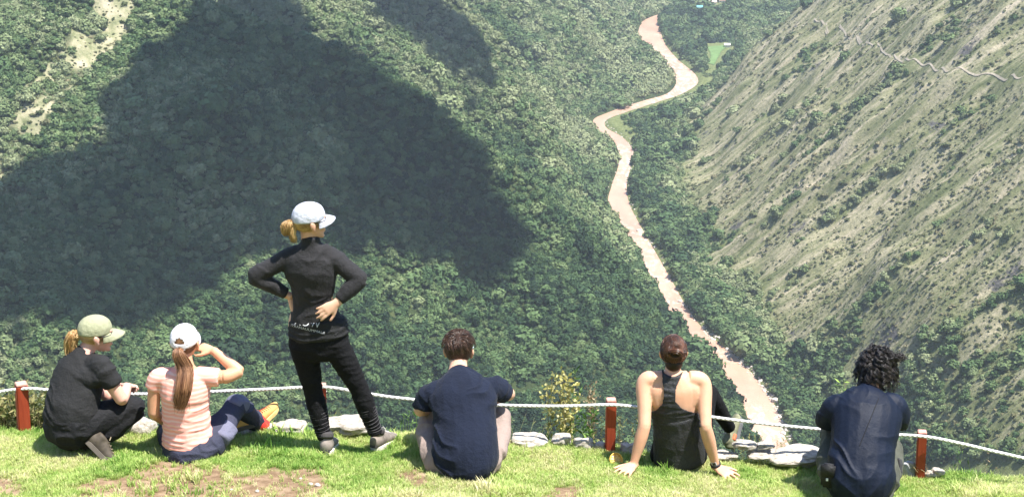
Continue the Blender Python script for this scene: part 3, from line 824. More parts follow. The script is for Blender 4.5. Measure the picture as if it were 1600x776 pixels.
plant('broadleaf_weed', 639, 672, 9.66, [(630,646,0),(640,640,.02),(650,644,0),(626,656,0),(655,655,.0),(636,650,.03),(646,650,-.03)], .05, 14, GRN, 'small bright green leafy weed left of the seated man in navy', 'weed', .003, (.15, .25, .05), .25, 7)
plant('long_grass', 806, 684, 9.7, [(835,652,0),(852,662,0),(862,668,.0),(822,645,0),(800,655,0),(845,672,0),(797,660,0)], .05, 6, [(0, (.2, .25, .07)), (1, (.6, .55, .35))], 'long arching straw blades right of the seated man in navy', 'grass', .0035, (.42, .42, .2), .1, 8, droop=.05)
plant('long_grass', 790, 690, 9.68, fan(790, 680, 16, 30, 12, 81), .05, 10, GRN, 'green grass clump touching the right knee of the man in navy', 'grass', .003, (.2, .3, .08), .15, 8)
plant('leafy_sprout', 1318, 690, 9.8, [(1314,592,0),(1319,590,.01),(1323,600,0)], .05, 10, [(0, (.18, .34, .05)), (1, (.38, .52, .12))], 'bright green leafy tip showing beside the head of the curly haired man', 'sprout', .003, (.2, .34, .06), .3, 9, start=.8)
plant('thin_weed', 1505, 742, 9.7, [(1500,700,0),(1507,690,0),(1513,712,.02),(1489,718,0)], .03, 14, GRN, 'thin upright green weed at the right edge of the lawn', 'weed', .0025, (.22, .3, .08), .3, 10)
plant('thin_weed', 1545, 742, 9.72, [(1538,722,0),(1552,716,0),(1548,700,.02),(1560,726,0)], .03, 8, DRYC, 'straw coloured weed near the right frame edge, under the rope', 'weed', .0025, (.4, .36, .18), .3, 11)
plant('straw_tuft', 1441, 742, 9.33, fan(1436, 738, 13, 14, 14, 12, .02), .02, 6, DRYC, 'little tuft of straw at the base of the right post', 'grass', .002, (.5, .4, .22), .2, 12)
plant('stone_tuft', 1168, 702, 9.66, fan(1168, 700, 26, 20, 20, 13, .05), .03, 8, [(0, (.2, .22, .05)), (1, (.45, .4, .15))], 'yellowish grass tuft between the raised shoe and the pale stones', 'grass', .0025, (.35, .36, .12), .2, 13)
plant('stone_tuft', 1214, 700, 9.72, fan(1214, 700, 16, 18, 16, 14, .05), .03, 8, GRN, 'green grass tuft between two flat pale stones by the drop', 'grass', .0025, (.2, .34, .08), .2, 14)
plant('stone_tuft', 500, 664, 9.74, fan(505, 664, 22, 24, 16, 15, .05), .03, 6, [(0, (.2, .22, .05)), (1, (.5, .45, .2))], 'pale yellow grass tuft behind the left boot of the standing woman', 'grass', .0025, (.4, .4, .16), .2, 15)

# orange half on the lawn
p = ground(963, 725); e = empty('orange_half', p); tag(e, 'squeezed half orange lying on the grass beside the middle post', 'fruit')
OT = Matrix.Translation(p + Vector((0, 0, .035))) @ Matrix.Rotation(R(52), 4, 'X') @ Matrix.Rotation(R(20), 4, 'Y')
bm = bmesh.new(); bmesh.ops.create_uvsphere(bm, u_segments=28, v_segments=16, radius=.048)
bmesh.ops.delete(bm, geom=[v for v in bm.verts if v.co.z > .006], context='VERTS'); 
for v in bm.verts: v.co.z *= .85
bm.transform(OT); o = bm_obj('peel', bm, simple('orange_peel', (.88, .50, .09), .5, .4, .1, 60, .4, .001), e, True)
sm = o.modifiers.new('thick', 'SOLIDIFY'); sm.thickness = .006
bm = bmesh.new(); bmesh.ops.create_uvsphere(bm, u_segments=28, v_segments=10, radius=.043)
for v in bm.verts: v.co.z = v.co.z * .25 - .014 + .004 * math.cos(10 * math.atan2(v.co.y, v.co.x)) * math.hypot(v.co.x, v.co.y) / .043
bm.transform(OT); bm_obj('flesh', bm, simple('orange_flesh', (.85, .48, .12), .35, .5, .25, 90), e, True)
# ------------------------------------------------------------ people: surface tools
V3 = lambda *a: np.array(a, float)
class Flesh:
    """collects closed shapes and fuses them into one continuous surface"""
    def __init__(s): s.co, s.f, s.n = [], [], 0
    def add(s, co, f):
        s.co.append(co); s.f += [tuple(int(k) + s.n for k in q) for q in f]; s.n += len(co)
    def tube(s, pts, ref=(1, 0, 0), nseg=20, sub=5, cap=.55):
        """pts: [(pos, ra, rb)] ra along ref, rb across"""
        P = np.array([[*p[0], p[1], p[2] if len(p) > 2 else p[1]] for p in pts], float)
        if len(P) > 2 or sub: P = catm(P, sub)
        T = np.gradient(P[:, :3], axis=0); T /= np.linalg.norm(T, axis=1)[:, None] + 1e-9
        ref = np.array(ref, float)
        if cap:
            def capend(i, sg):
                out = []
                for a in (.45, .8, .98):
                    q = P[i].copy(); q[:3] += sg * T[i] * cap * min(P[i, 3], P[i, 4]) * a; q[3:] *= math.sqrt(max(1 - a * a, .02)); out.append(q)
                return out
            P = np.vstack([capend(0, -1)[::-1], P, capend(-1, 1)]); T = np.vstack([[T[0]] * 3, T, [T[-1]] * 3])
        A = ref - T * (T @ ref)[:, None]; A /= np.linalg.norm(A, axis=1)[:, None] + 1e-9; B = np.cross(T, A)
        an = np.arange(nseg) / nseg * 2 * math.pi
        co = P[:, None, :3] + P[:, None, 3:4] * np.cos(an)[None, :, None] * A[:, None] + P[:, None, 4:5] * np.sin(an)[None, :, None] * B[:, None]
        k = len(P); f = []
        for i in range(k - 1):
            for j in range(nseg): f.append((i*nseg+j, i*nseg+(j+1)%nseg, (i+1)*nseg+(j+1)%nseg, (i+1)*nseg+j))
        f.append(tuple(range(nseg))[::-1]); f.append(tuple((k-1)*nseg+j for j in range(nseg)))
        s.add(co.reshape(-1, 3), f)
    def ell(s, mt, c, r, seg=20):
        bm = bmesh.new(); bmesh.ops.create_icosphere(bm, subdivisions=3, radius=1)
        co = np.array([mt @ Vector((v.co.x * r[0] + c[0], v.co.y * r[1] + c[1], v.co.z * r[2] + c[2])) for v in bm.verts])
        s.add(co, [[v.index for v in f.verts] for f in bm.faces]); bm.free()
    def mesh(s, name, voxel=.008, smooth_n=6, disp=None, fac=.5):
        me = bpy.data.meshes.new(name); me.from_pydata(np.vstack(s.co).tolist(), [], s.f)
        o = bpy.data.objects.new('tmp', me); col.objects.link(o)
        m1 = o.modifiers.new('r', 'REMESH'); m1.mode = 'VOXEL'; m1.voxel_size = voxel; m1.use_smooth_shade = True
        if smooth_n:
            m2 = o.modifiers.new('s', 'SMOOTH'); m2.factor = fac; m2.iterations = smooth_n
        dg = bpy.context.evaluated_depsgraph_get()
        out = bpy.data.meshes.new_from_object(o.evaluated_get(dg)); bpy.data.objects.remove(o); bpy.data.meshes.remove(me)
        out.name = name
        if disp:
            n = len(out.vertices); c = np.empty(n * 3); out.vertices.foreach_get('co', c); c = c.reshape(-1, 3)
            nn = np.empty(n * 3); out.vertex_normals.foreach_get('vector', nn); nn = nn.reshape(-1, 3)
            c = c + nn * disp(c)[:, None]; out.vertices.foreach_set('co', c.ravel()); out.update()
        for p in out.polygons: p.use_smooth = True
        return out
def folds(amp, sx, sy, sz, seed=0, warp=1.2, amp2=.3):
    """cloth folds: ridged noise stretched along one axis"""
    def f(c):
        w = vn3(c[:, 0] * 6 + 40, c[:, 1] * 6 + 40, c[:, 2] * 6 + 40, seed) * warp
        a = vn3(c[:, 0] * sx + 90 + w, c[:, 1] * sy + 90 + w, c[:, 2] * sz + 90 + w, seed + 3)
        b = vn3(c[:, 0] * sx * 2 + 90 + w, c[:, 1] * sy * 2 + 90, c[:, 2] * sz * 2 + 90 + w, seed + 5)
        return amp * ((1 - np.abs(2 * a - 1)) ** 2 * 1.3 - .45 + amp2 * (b - .5))
    return f
def creases(amp, xc, k, across, along, seed=0, sharp=3.5, base=None, yk=0):
    """tension folds that run slanting from the sides towards the middle of the back"""
    def f(c):
        d = np.abs(c[:, 0] - xc); w = (vn3(c[:, 0] * 7 + 60, c[:, 1] * 7 + 60, c[:, 2] * 7 + 60, seed) - .5) * .16
        u = c[:, 2] + k * d + w + yk * c[:, 1]; v = d - k * c[:, 2]
        a = vn3(u * across + 90, v * along + 90, c[:, 1] * 2 + 90, seed + 3)
        m_ = vn3(c[:, 0] * 5 + 33, c[:, 1] * 5 + 33, c[:, 2] * 5 + 33, seed + 8)
        r = amp * (1 - np.abs(2 * a - 1)) ** sharp * smooth(.25, .7, m_) * 1.6
        return r + (base(c) if base else 0)
    return f
def frame(pos, fwd, up=(0, 0, 1)):
    f = Vector(fwd).normalized(); u = Vector(up); r = f.cross(u).normalized(); u = r.cross(f).normalized()
    return Matrix(((r.x, f.x, u.x, pos[0]), (r.y, f.y, u.y, pos[1]), (r.z, f.z, u.z, pos[2]), (0, 0, 0, 1)))
SKULL_C, SKULL_R = (0, -.012, .028), (.076, .096, .088)
def head(F, H, k=1.0, fem=True):
    s = lambda *a: tuple(v * k for v in a)
    F.ell(H, s(*SKULL_C), s(*SKULL_R)); F.ell(H, s(0, .030, -.030), s(.058, .062, .075)); F.ell(H, s(0, .045, -.070), s(.042, .042, .036))
    F.ell(H, s(0, .074, -.092), s(.022, .020, .016)); F.ell(H, s(0, .076, .038), s(.052, .022, .022))
    for q in (-1, 1):
        F.ell(H, s(q * .036, .068, -.022), s(.024, .022, .022))
        F.ell(H, s(q * .081, -.004, -.008), s(.010, .017, .031)); F.ell(H, s(q * .090, -.016, .004), s(.006, .012, .022))
        F.ell(H, s(q * .076, .004, -.032), s(.009, .010, .012))
    F.tube([(H @ Vector(s(0, .088, .022)), .007 * k, .007 * k), (H @ Vector(s(0, .102, .0)), .009 * k, .009 * k), (H @ Vector(s(0, .110, -.018)), .013 * k, .010 * k)], ref=H.to_3x3() @ Vector((1, 0, 0)), nseg=10)
    F.ell(H, s(0, .090, -.050), s(.024, .011, .0065)); F.ell(H, s(0, .088, -.062), s(.021, .011, .0075))
def neck(F, base, H, r=.056, k=1.0):
    F.tube([(Vector(base), r * 1.25), (Vector(base).lerp(H @ Vector((0, -.02, -.03)), .5), r), (H @ Vector((0, -.018 * k, -.02)), r * .98)], nseg=16)
def hand(F, wrist, d, n, side=1, curl=.25, k=1.0, spread=.12, lay=0):
    """d: finger direction, n: out of the back of the hand, side: +1 thumb towards d x n"""
    d = Vector(d).normalized(); n = Vector(n); n = (n - d * n.dot(d)).normalized(); s = d.cross(n) * side; w = Vector(wrist)
    F.tube([(w - d * .02, .028 * k, .020 * k), (w + d * .02 * k, .031 * k, .017 * k), (w + d * .055 * k, .041 * k, .015 * k), (w + d * .088 * k, .041 * k, .012 * k)], ref=s, nseg=16, cap=.4)
    for q, (off, L) in enumerate(((.031, .070), (.0105, .079), (-.0105, .073), (-.031, .057))):
        b = w + d * (.084 - .004 * abs(q - 1.3)) * k + s * off * k; dd = (d + s * (off / .031) * spread).normalized()
        c1 = curl * (1 + .12 * q); p = [b - dd * .022 * k, b]; cur = b; a = c1 * .5
        for t in (.45, .30, .25):
            cur = cur + (dd * math.cos(a) - n * math.sin(a)) * L * t * k; p.append(cur.copy()); a += c1
        rr = [.0100, .0098, .0090, .0083, .0070]
        F.tube([(p[i], rr[i] * k) for i in range(5)], ref=s, nseg=10, sub=3)
    tb = w + d * .022 * k + s * .026 * k - n * .004
    td = (d * .72 + s * .70 - n * .18).normalized()
    F.tube([(tb - td * .01, .014 * k), (tb + td * .03 * k, .0125 * k), (tb + (td * .055 + d * .008) * k, .0108 * k), (tb + (td * .070 + d * .022) * k, .0088 * k)], ref=n, nseg=10, sub=3)

SKIN_CACHE = {}
def skin(c=(.60, .36, .245)):
    m = M('skin'); f = m.noise(14, 5, .6)
    m.set(m.mix(m.ramp(m.noise(7, 3), [(.45, 0.), (.7, .35)]), m.ramp(f, [(.3, tuple(v * .88 for v in c)), (.7, tuple(min(1, v * 1.08) for v in c))]), (c[0], c[1] * .72, c[2] * .66)), .52, .35)
    m.b.inputs['Subsurface Weight'].default_value = .12; m.b.inputs['Subsurface Radius'].default_value = (.012, .005, .003)
    m.b.inputs['Subsurface Scale'].default_value = .6
    m.bump(m.noise(260, 3), .0006, .4); return m.m
def cloth(name, c, rough=.85, spec=.2, sheen=.0, weave=420, var=.18, bs=.8):
    m = M(name); f = m.noise(7, 5, .6)
    m.set(m.ramp(f, [(.3, tuple(v * (1 - var) for v in c)), (.7, tuple(min(1, v * (1 + var)) for v in c))]), rough, spec, sheen=sheen)
    b1 = m.noise(weave, 2); b2 = m.noise(38, 4, .6)
    ad = m.n('ShaderNodeMath', operation='MULTIPLY_ADD'); m.l(b2, ad.inputs[0]); ad.inputs[1].default_value = 5.0; m.l(b1, ad.inputs[2])
    m.bump(ad.outputs[0], .0022, bs); return m.m
def hairm(c1, c2, rough=.42):
    m = M('hair'); m.set(m.ramp(m.attr('sh'), [(0, c1), (1, c2)]), rough, .5); m.b.inputs['Coat Weight'].default_value = 0
    return m.m
def on_skull(H, u, k=1.0, grow=1.0):
    """unit local direction -> point on the skull"""
    c = V3(*SKULL_C) * k; r = V3(*SKULL_R) * k * grow
    return c + u * r
def strands(H, n, whorl, length, k=1.0, lift=.012, jit=.25, seed=0, pred=None, steps=6, g0=1.0, curl=0, grav=.0, cfreq=1.0):
    """hair lying on the skull and combed away from a whorl"""
    r = np.random.default_rng(seed); W = V3(*whorl); W /= np.linalg.norm(W); out = []
    while len(out) < n:
        u = r.normal(size=3); u /= np.linalg.norm(u)
        if pred and not pred(u): continue
        d = u - W * (u @ W); d /= np.linalg.norm(d) + 1e-6
        d = d + np.cross(u, d) * .55 + r.normal(size=3) * jit
        L = length * r.uniform(.6, 1.2); st = L / steps; P = []; ph = r.uniform(0, 6.28)
        for q in range(steps + 1):
            t = q / steps
            off = lift * (.25 + .75 * math.sin(min(1, t * 1.2) * 1.6)) * (.5 + r.random() * .1)
            p = on_skull(H, u, k, g0) + u * off * (1 + jit)
            if curl:
                a1 = np.cross(u, [0, .3, 1]); a1 /= np.linalg.norm(a1) + 1e-6; a2 = np.cross(u, a1)
                p = p + curl * (math.cos(ph + t * 9 * cfreq) * a1 + math.sin(ph + t * 9 * cfreq) * (a2 * .5 + u * .8)) * (.3 + t)
            P.append(p)
            dd = d - u * (d @ u); dd /= np.linalg.norm(dd) + 1e-6
            dd = dd + V3(0, 0, -grav); u = u + dd * st / .09; u /= np.linalg.norm(u); d = dd
        out.append(np.array([H @ Vector(p) for p in P]))
    return out
def bundle(path, n, prof, seed=0, wave=.006, jit=.3, steps=14, ell=(1, 1), ref=(1, 0, 0)):
    """ponytail: strands following a path inside a changing radius"""
    r = np.random.default_rng(seed); P = catm([tuple(p) for p in path], 8); out = []
    T = np.gradient(P, axis=0); T /= np.linalg.norm(T, axis=1)[:, None]; A = np.array(ref) - T * (T @ np.array(ref))[:, None]; A /= np.linalg.norm(A, axis=1)[:, None]; B = np.cross(T, A)
    for _ in range(n):
        a = r.uniform(0, 6.28); q = math.sqrt(r.random()); ph = r.uniform(0, 6.28, 2); e = r.uniform(.72, 1.04); k = np.linspace(0, e, steps) * (len(P) - 1); k = np.clip(k, 0, len(P) - 1.001)
        i = k.astype(int); f = (k - i)[:, None]; c = P[i] * (1 - f) + P[i + 1] * f; t = np.linspace(0, e, steps)
        R_ = np.array([prof(v) for v in t]) * q * (1 + jit * .3 * np.sin(ph[1] + t * 5))
        o = A[i] * (np.cos(a) * R_ * ell[0] + wave * np.sin(ph[0] + t * 9) * t)[:, None] + B[i] * (np.sin(a) * R_ * ell[1] + wave * np.cos(ph[1] + t * 8) * t)[:, None]
        out.append(c + o)
    return out
def hair_obj(paths, rad, mat, parent, name='hair', seed=0, nseg=3):
    r = np.random.default_rng(seed); mp_ = np.array([p[len(p) // 2] for p in paths]) + 50; k_ = 75
    sh = np.clip(.40 * r.random(len(paths)) + 1.5 * (vn3(mp_[:, 0] * k_, mp_[:, 1] * k_, mp_[:, 2] * k_ * .4, 3) - .28) * .8, 0, 1) ** 1.3
    return link(name, tubes_mesh(paths, rad, nseg, name, lambda t: 1 - .75 * t ** 3, sh), mat, parent)
def cap(H, k, mat, parent, opening=False, tilt=0, brimc=None, peak_l=.072):
    """baseball cap: dome with seams, rim band, curved brim, button"""
    C = V3(0, -.010, .036) * k; Rr = V3(.084, .102, .086) * k
    nu, nv = 64, 20; co, f = [], []
    for j in range(nv + 1):
        ph = -.18 + (math.pi / 2 + .18) * j / nv
        for i in range(nu):
            th = i / nu * 2 * math.pi; seam = 1 - .012 * math.exp(-(((th * 3 / math.pi + .5) % 1 - .5) / .05) ** 2)
            lo = .10 * math.cos(th - math.pi / 2) * (1 - j / nv)      # rim sits higher at the forehead
            p = math.cos(ph) ** .82 * seam if ph < 1.56 else .001
            w = 1 + .015 * math.sin(th * 5 + 2 * j / nv) * (1 - j / nv) + .07 * (1 - j / nv) * (float(vn3(np.array([math.cos(th) * 4 + 9.]), np.array([math.sin(th) * 4 + 9.]), np.array([ph * 5 + 9.]), 5)[0]) - .5)
            co.append(H @ Vector(C + V3(math.cos(th) * p * Rr[0] * w, math.sin(th) * p * Rr[1] * w, (math.sin(ph) + lo) * Rr[2] * 1.02)))
    for j in range(nv):
        for i in range(nu):
            th = (i + .5) / nu * 2 * math.pi; a = abs((th - 1.5 * math.pi)); h = j / nv
            if opening and .17 < h + .02 and (a / .42) ** 2 + ((h - .14) / .27) ** 2 < 1: continue
            f.append((j*nu+i, j*nu+(i+1)%nu, (j+1)*nu+(i+1)%nu, (j+1)*nu+i))
    me = np_mesh('crown', np.array([tuple(c) for c in co]), np.array(f)); o = link('crown', me, mat, parent)
    s = o.modifiers.new('thick', 'SOLIDIFY'); s.thickness = .004; s.offset = 1
    co, f = [], []; nb, nd = 22, 8                                    # brim
    for j in range(nd + 1):
        t = j / nd
        for i in range(nb + 1):
            a = (i / nb * 2 - 1); th = math.pi / 2 - a * 1.12
            bx_, by_ = math.cos(th) * Rr[0] * .99, math.sin(th) * Rr[1] * .99
            L = peak_l * k * math.sqrt(max(0, 1 - abs(a) ** 2.4)) * t
            z0 = (-.18 + .10 * math.sin(th)) * Rr[2]
            co.append(H @ Vector(C + V3(bx_ * (1 + .10 * t), by_ + L, z0 - .028 * k * a * a * (0.4 + t) - .016 * k * t * t + .004)))
    for j in range(nd):
        for i in range(nb): q = j * (nb + 1) + i; f.append((q, q + 1, q + nb + 2, q + nb + 1))
    o = link('brim', np_mesh('brim', np.array([tuple(c) for c in co]), np.array(f)), mat, parent)
    s = o.modifiers.new('thick', 'SOLIDIFY'); s.thickness = .005; s.offset = 0
    F = Flesh(); F.ell(H, C + V3(0, 0, Rr[2] * 1.0), (.008, .008, .005)); me = F.mesh('button', .003, 2); link('button', me, mat, parent)
def glasses(H, k, parent, lens=(.01, .01, .012), fr=(.015, .015, .018)):
    fm_ = simple('dark_frame', fr, .35, .5)
    e = []
    for q in (-1, 1):
        th = np.linspace(0, 2 * math.pi, 17); e.append(np.array([H @ Vector((q * .034 * k + .027 * k * math.cos(a), (.098 - abs(.034 + .027 * math.cos(a) * 1) ** 2 * 5) * k, .014 * k + .019 * k * math.sin(a))) for a in th]))
        e.append(np.array([H @ Vector(v) for v in ((q * .062 * k, .080 * k, .020 * k), (q * .078 * k, .04 * k, .018 * k), (q * .084 * k, 0, .014 * k), (q * .083 * k, -.02 * k, .002))]))
    e.append(np.array([H @ Vector(v) for v in ((-.008 * k, .103 * k, .016 * k), (0, .106 * k, .019 * k), (.008 * k, .103 * k, .016 * k))]))
    fo = link('glasses', tubes_mesh(e, .0026, 6, 'glasses', False), fm_, parent)
    for q in (-1, 1):
        F = Flesh(); F.ell(H, (q * .034 * k, .094 * k, .014 * k), (.026 * k, .005, .018 * k))
        o = link('lens', F.mesh('lens', .0035, 1), simple('dark_lens', lens, .12, .6), fo)
        o.matrix_parent_inverse = fo.matrix_world.inverted() @ Matrix.Identity(4)
        o.parent = fo; o.matrix_parent_inverse = Matrix.Identity(4)
def eyes(H, k, parent):
    for q in (-1, 1):
        F = Flesh(); F.ell(H, (q * .032 * k, .078 * k, .012 * k), (.0115, .0115, .0105)); link('eye', F.mesh('eye', .003, 1), simple('eye_white', (.6, .57, .55), .2, .5), parent)
def shoe(heel, toe, up, parent, um, sm, lm, L=.275, wsc=1.0, sockm=None):
    """heel and toe: ends of the sole line"""
    heel, toe = Vector(heel), Vector(toe); H = frame(heel, toe - heel, up); k = L / .275
    W = [(.0, .028, .030, .085), (.03, .036, .046, .10), (.075, .037, .050, .105), (.125, .038, .044, .088), (.175, .045, .034, .068), (.225, .047, .027, .054), (.262, .036, .020, .042), (.275, .020, .014, .032)]
    F = Flesh(); F.tube([(H @ Vector((0, y * k, .014 + h * .5 * k)), w * k * wsc, h * .5 * k) for y, w, _, h in W], ref=H.to_3x3() @ Vector((1, 0, 0)), cap=.5, nseg=22)
    F.tube([(H @ Vector((0, .045 * k, .06 * k)), .040 * k, .048 * k), (H @ Vector((0, .05 * k, .115 * k)), .040 * k, .046 * k)], ref=H.to_3x3() @ Vector((1, 0, 0)), cap=.2)
    s_ = link('shoe', F.mesh('shoe', .006, 4), um, parent)
    def sub(nm, me, mt): o = link(nm, me, mt); o.parent = s_; return o
    n = 28; bm = bmesh.new(); out = []
    for i in range(n):
        a = i / n * 2 * math.pi; y = .1375 - .145 * math.cos(a); hw = np.interp(y, [-.01, .03, .09, .14, .2, .25, .285], [.012, .040, .040, .042, .052, .046, .012]) * abs(math.sin(a)) ** .25
        out.append((hw * wsc * (1 if math.sin(a) >= 0 else -1), y))
    lo = [bm.verts.new(H @ Vector((x * k, y * k, .0 + .018 * max(0, (y - .2) / .08) ** 2))) for x, y in out]; hi = [bm.verts.new(H @ Vector((x * .97 * k, y * k, .032 + .016 * max(0, (y - .2) / .08) ** 2))) for x, y in out]
    for i in range(n): bm.faces.new((lo[i], lo[(i+1) % n], hi[(i+1) % n], hi[i]))
    bm.faces.new(lo[::-1]); bm.faces.new(hi); bmesh.ops.recalc_face_normals(bm, faces=bm.faces); bmesh.ops.bevel(bm, geom=list(bm.edges), offset=.003, segments=1, affect='EDGES')
    me = bpy.data.meshes.new('sole'); bm.to_mesh(me); bm.free(); sub('sole', me, sm)
    P = []
    for q in range(5):
        y = .10 + .022 * q; z = np.interp(y, [.075, .125, .175, .225], [.122, .108, .087, .070])
        P.append(np.array([H @ Vector((x * k, (y + .006 * (1 - abs(x) / .025)) * k, (z - abs(x) * .35) * k)) for x in np.linspace(-.026, .026, 7)]))
    P.append(np.array([H @ Vector(v) * 1 for v in ((-.0, .09 * k, .128 * k), (-.02, .085 * k, .145 * k), (-.03, .095 * k, .125 * k))])); P.append(np.array([H @ Vector(v) for v in ((0, .09 * k, .128 * k), (.02, .085 * k, .145 * k), (.032, .095 * k, .125 * k))]))
    sub('laces', tubes_mesh(P, .003, 5, 'laces', False), lm)
    return s_, H
def person(loc, label):
    e = empty('person', loc); tag(e, label, 'person', 'hikers resting on the lookout'); return e
def px(v): return v / 250.0

# ---------------- standing woman
Y0 = 9.02
fl, fr = ground(514, 712), ground(596, 706)
A = person(Vector(((fl.x + fr.x) / 2, (fl.y + fr.y) / 2, (fl.z + fr.z) / 2)), 'woman in black leggings standing with hands on hips, pale grey cap and blond bun')
SK = skin((.62, .37, .25)); BLK = cloth('black_jersey', (.022, .021, .023), .8, .25, .05); BLK2 = cloth('black_leggings', (.010, .010, .011), .9, .15)
H = frame(J(484, 347, Y0), (.90, .42, -.03)); hk = 1.0
a = lambda x, y, dy=0: J(x, y, Y0 + dy)
F = Flesh(); head(F, H, hk); neck(F, a(485, 385), H, .047)
F.tube([(a(497, 532), px(46), .11), (a(492, 500), px(42), .10), (a(490, 468), px(31), .085), (a(487, 432), px(36), .095), (a(485, 402), px(42), .085), (a(485, 388), px(24), .06)])
for q, pts in ((-1, ((450, 401, 0), (398, 430, -.03), (449, 461, .0))), (1, ((520, 401, 0), (564, 436, -.03), (527, 471, -.10)))):
    p = [a(*t) for t in pts]; F.tube([(a(485 + q * 20, 396), .05), (p[0], .052), (p[0].lerp(p[1], .5), .044), (p[1], .038)]); F.tube([(p[1], .038), (p[1].lerp(p[2], .4), .038), (p[2], .026)])
hand(F, a(453, 463, .0), a(457, 490, .05) - a(453, 463, .0), (-1, -.1, .05), side=-1, curl=.25, k=.92)
hand(F, a(526, 473, -.11), a(502, 489, -.15) - a(526, 473, -.11), (.25, -1, .25), side=-1, curl=.22, k=.98, spread=.14)
hipL, knL, anL = a(474, 535), a(490, 612, .03), a(507, 684, .0); hipR, knR, anR = a(521, 532), a(561, 606, .02), a(587, 676, .03)
for p in ((hipL, knL, anL), (hipR, knR, anR)):
    F.tube([(p[0], .085), (p[0].lerp(p[1], .5), .072), (p[1], .05)]); F.tube([(p[1], .05), (p[1].lerp(p[2], .35), .052), (p[2], .036)])
link('body', F.mesh('body', .0062, 3), SK, A); eyes(H, hk, A)
F = Flesh()   # long sleeved top
F.tube([(a(499, 522), px(47), .122), (a(496, 512), px(46), .122), (a(492, 493), px(39), .112), (a(489, 468), px(31.5), .098), (a(488, 445), px(35), .106), (a(486, 424), px(42), .112), (a(485, 404), px(44.5), .10), (a(485, 391), px(31), .075), (a(485, 380), px(15.5), .062), (a(485.5, 369), px(13.5), .056)], cap=.12)
for q, pts in ((-1, ((452, 402, 0), (397, 431, -.03), (450, 460, .0))), (1, ((519, 402, 0), (563, 436, -.03), (528, 470, -.10)))):
    p = [a(*t) for t in pts]; F.tube([(a(485 + q * 18, 397), .062), (p[0], .062), (p[0].lerp(p[1], .5), .056), (p[1], .052)], cap=.7)
    F.tube([(p[1], .052), (p[1].lerp(p[2], .4), .050), (p[1].lerp(p[2], .93), .036)], cap=.2)
fo = creases(.007, J(487, 400, 9).x, -.7, 14, 3, 2, base=folds(.005, 7, 7, 12, 2))
top = link('jacket', F.mesh('jacket', .0075, 4, fo), BLK, A)
F = Flesh()   # band tied round the hips, with print
F.tube([(a(498, 522), px(49), .133), (a(497, 513), px(47.5), .13), (a(494, 503), px(45), .124), (a(493, 495), px(40.5), .118)], cap=.15)
HB = link('waist_wrap', F.mesh('waist_wrap', .0075, 3, folds(.006, 4, 4, 28, 5)), cloth('black_fleece', (.016, .016, .017), .8, .3), A)
F = Flesh()
F.tube([(a(498, 520), px(47), .115), (a(498, 540), px(47), .115), (a(498, 552), px(40), .10)], cap=.4)
for p, c in (((hipL, knL, anL), 0), ((hipR, knR, anR), 1)):
    F.tube([(p[0], .094, .10), (p[0].lerp(p[1], .5), .078), (p[1], .059)]); F.tube([(p[1], .061), (p[1].lerp(p[2], .32), .063), (p[2] + Vector((0, 0, .0)), .044)], cap=.2)
lg = Flesh.mesh(F, 'leggings', .0075, 4, folds(.004, 10, 10, 30, 8)); link('leggings', lg, BLK2, A)
P = []        # grey stripes round the calves
for p in ((knL, anL), (knR, anR)):
    for q in range(9):
        t = .42 + q * .062; c = p[0].lerp(p[1], t); r = np.interp(t, [0, .32, 1], [.060, .0628, .0445]); d = (p[1] - p[0]).normalized(); u = d.cross(Vector((0, 1, 0))).normalized(); v = d.cross(u)
        P.append(np.array([c + (u * math.cos(w) + v * math.sin(w)) * r * (1 + .02 * math.sin(3 * w + q)) + d * .006 * math.sin(w + q) for w in np.linspace(0, 6.2832, 25)]))
GS = cloth('grey_stripe', (.075, .07, .075), .8)
for q in (0, 9): link('calf_stripes', tubes_mesh(P[q:q + 9], .0022, 5, 'calf_stripes', False), GS, A)
BOOT = simple('grey_brown_suede', (.235, .20, .175), .85, .2, .45, 14, .5, .002); SOLE = simple('pale_sole', (.62, .58, .52), .7, .3, .15, 60); LACE = simple('grey_lace', (.45, .43, .40), .8)
def booted(heel, toe, parent, um, sm, lm, **kw):
    s, H_ = shoe(heel, toe, (0, 0, 1), parent, um, sm, lm, **kw); return s, H_
def flatpt(px_, py_, up=.004): p = ground(px_, py_); p.z += up; return p
s1, Hs = booted(flatpt(509, 714), flatpt(524, 680), A, BOOT, SOLE, LACE, L=.285, wsc=1.15)
s2, Hs2 = booted(flatpt(584, 706), flatpt(613, 688), A, BOOT, SOLE, LACE, L=.285, wsc=1.15)
DKP = simple('dark_boot_panel', (.06, .055, .055), .8)
for s_, h_ in ((s1, Hs), (s2, Hs2)):
    F = Flesh(); X_ = h_.to_3x3() @ Vector((1, 0, 0))
    F.tube([(h_ @ Vector((0, -.004, .030)), .030, .012), (h_ @ Vector((0, -.001, .06)), .030, .012)], ref=X_, cap=.3)
    F.tube([(h_ @ Vector((0, .04, .120)), .048, .056), (h_ @ Vector((0, .046, .142)), .048, .054)], ref=X_, cap=.3)
    o = link('heel_and_cuff', F.mesh('heel_and_cuff', .005, 2), DKP); o.parent = s_
CAPM = cloth('pale_grey_cap_cloth', (.50, .51, .58), .8, .2, weave=600, var=.08)
cap(H, hk, CAPM, A); glasses(H, hk, A)
BLOND = hairm((.30, .17, .06), (.72, .50, .22))
hb = [H @ Vector(v) for v in ((.0, -.10, -.005), (.0, -.130, -.0), (.0, -.152, -.02), (-.005, -.145, -.050), (0, -.118, -.05))]
P = bundle(hb, 260, lambda t: .027 * math.sin(math.pi * (.12 + .8 * t)) + .006, 1, .006)
P += bundle([H @ Vector(v) for v in ((0, -.105, -.01), (.01, -.118, -.045), (.012, -.112, -.085), (.0, -.10, -.115))], 200, lambda t: .020 * (1 - .5 * t) + .006, 2, .008)
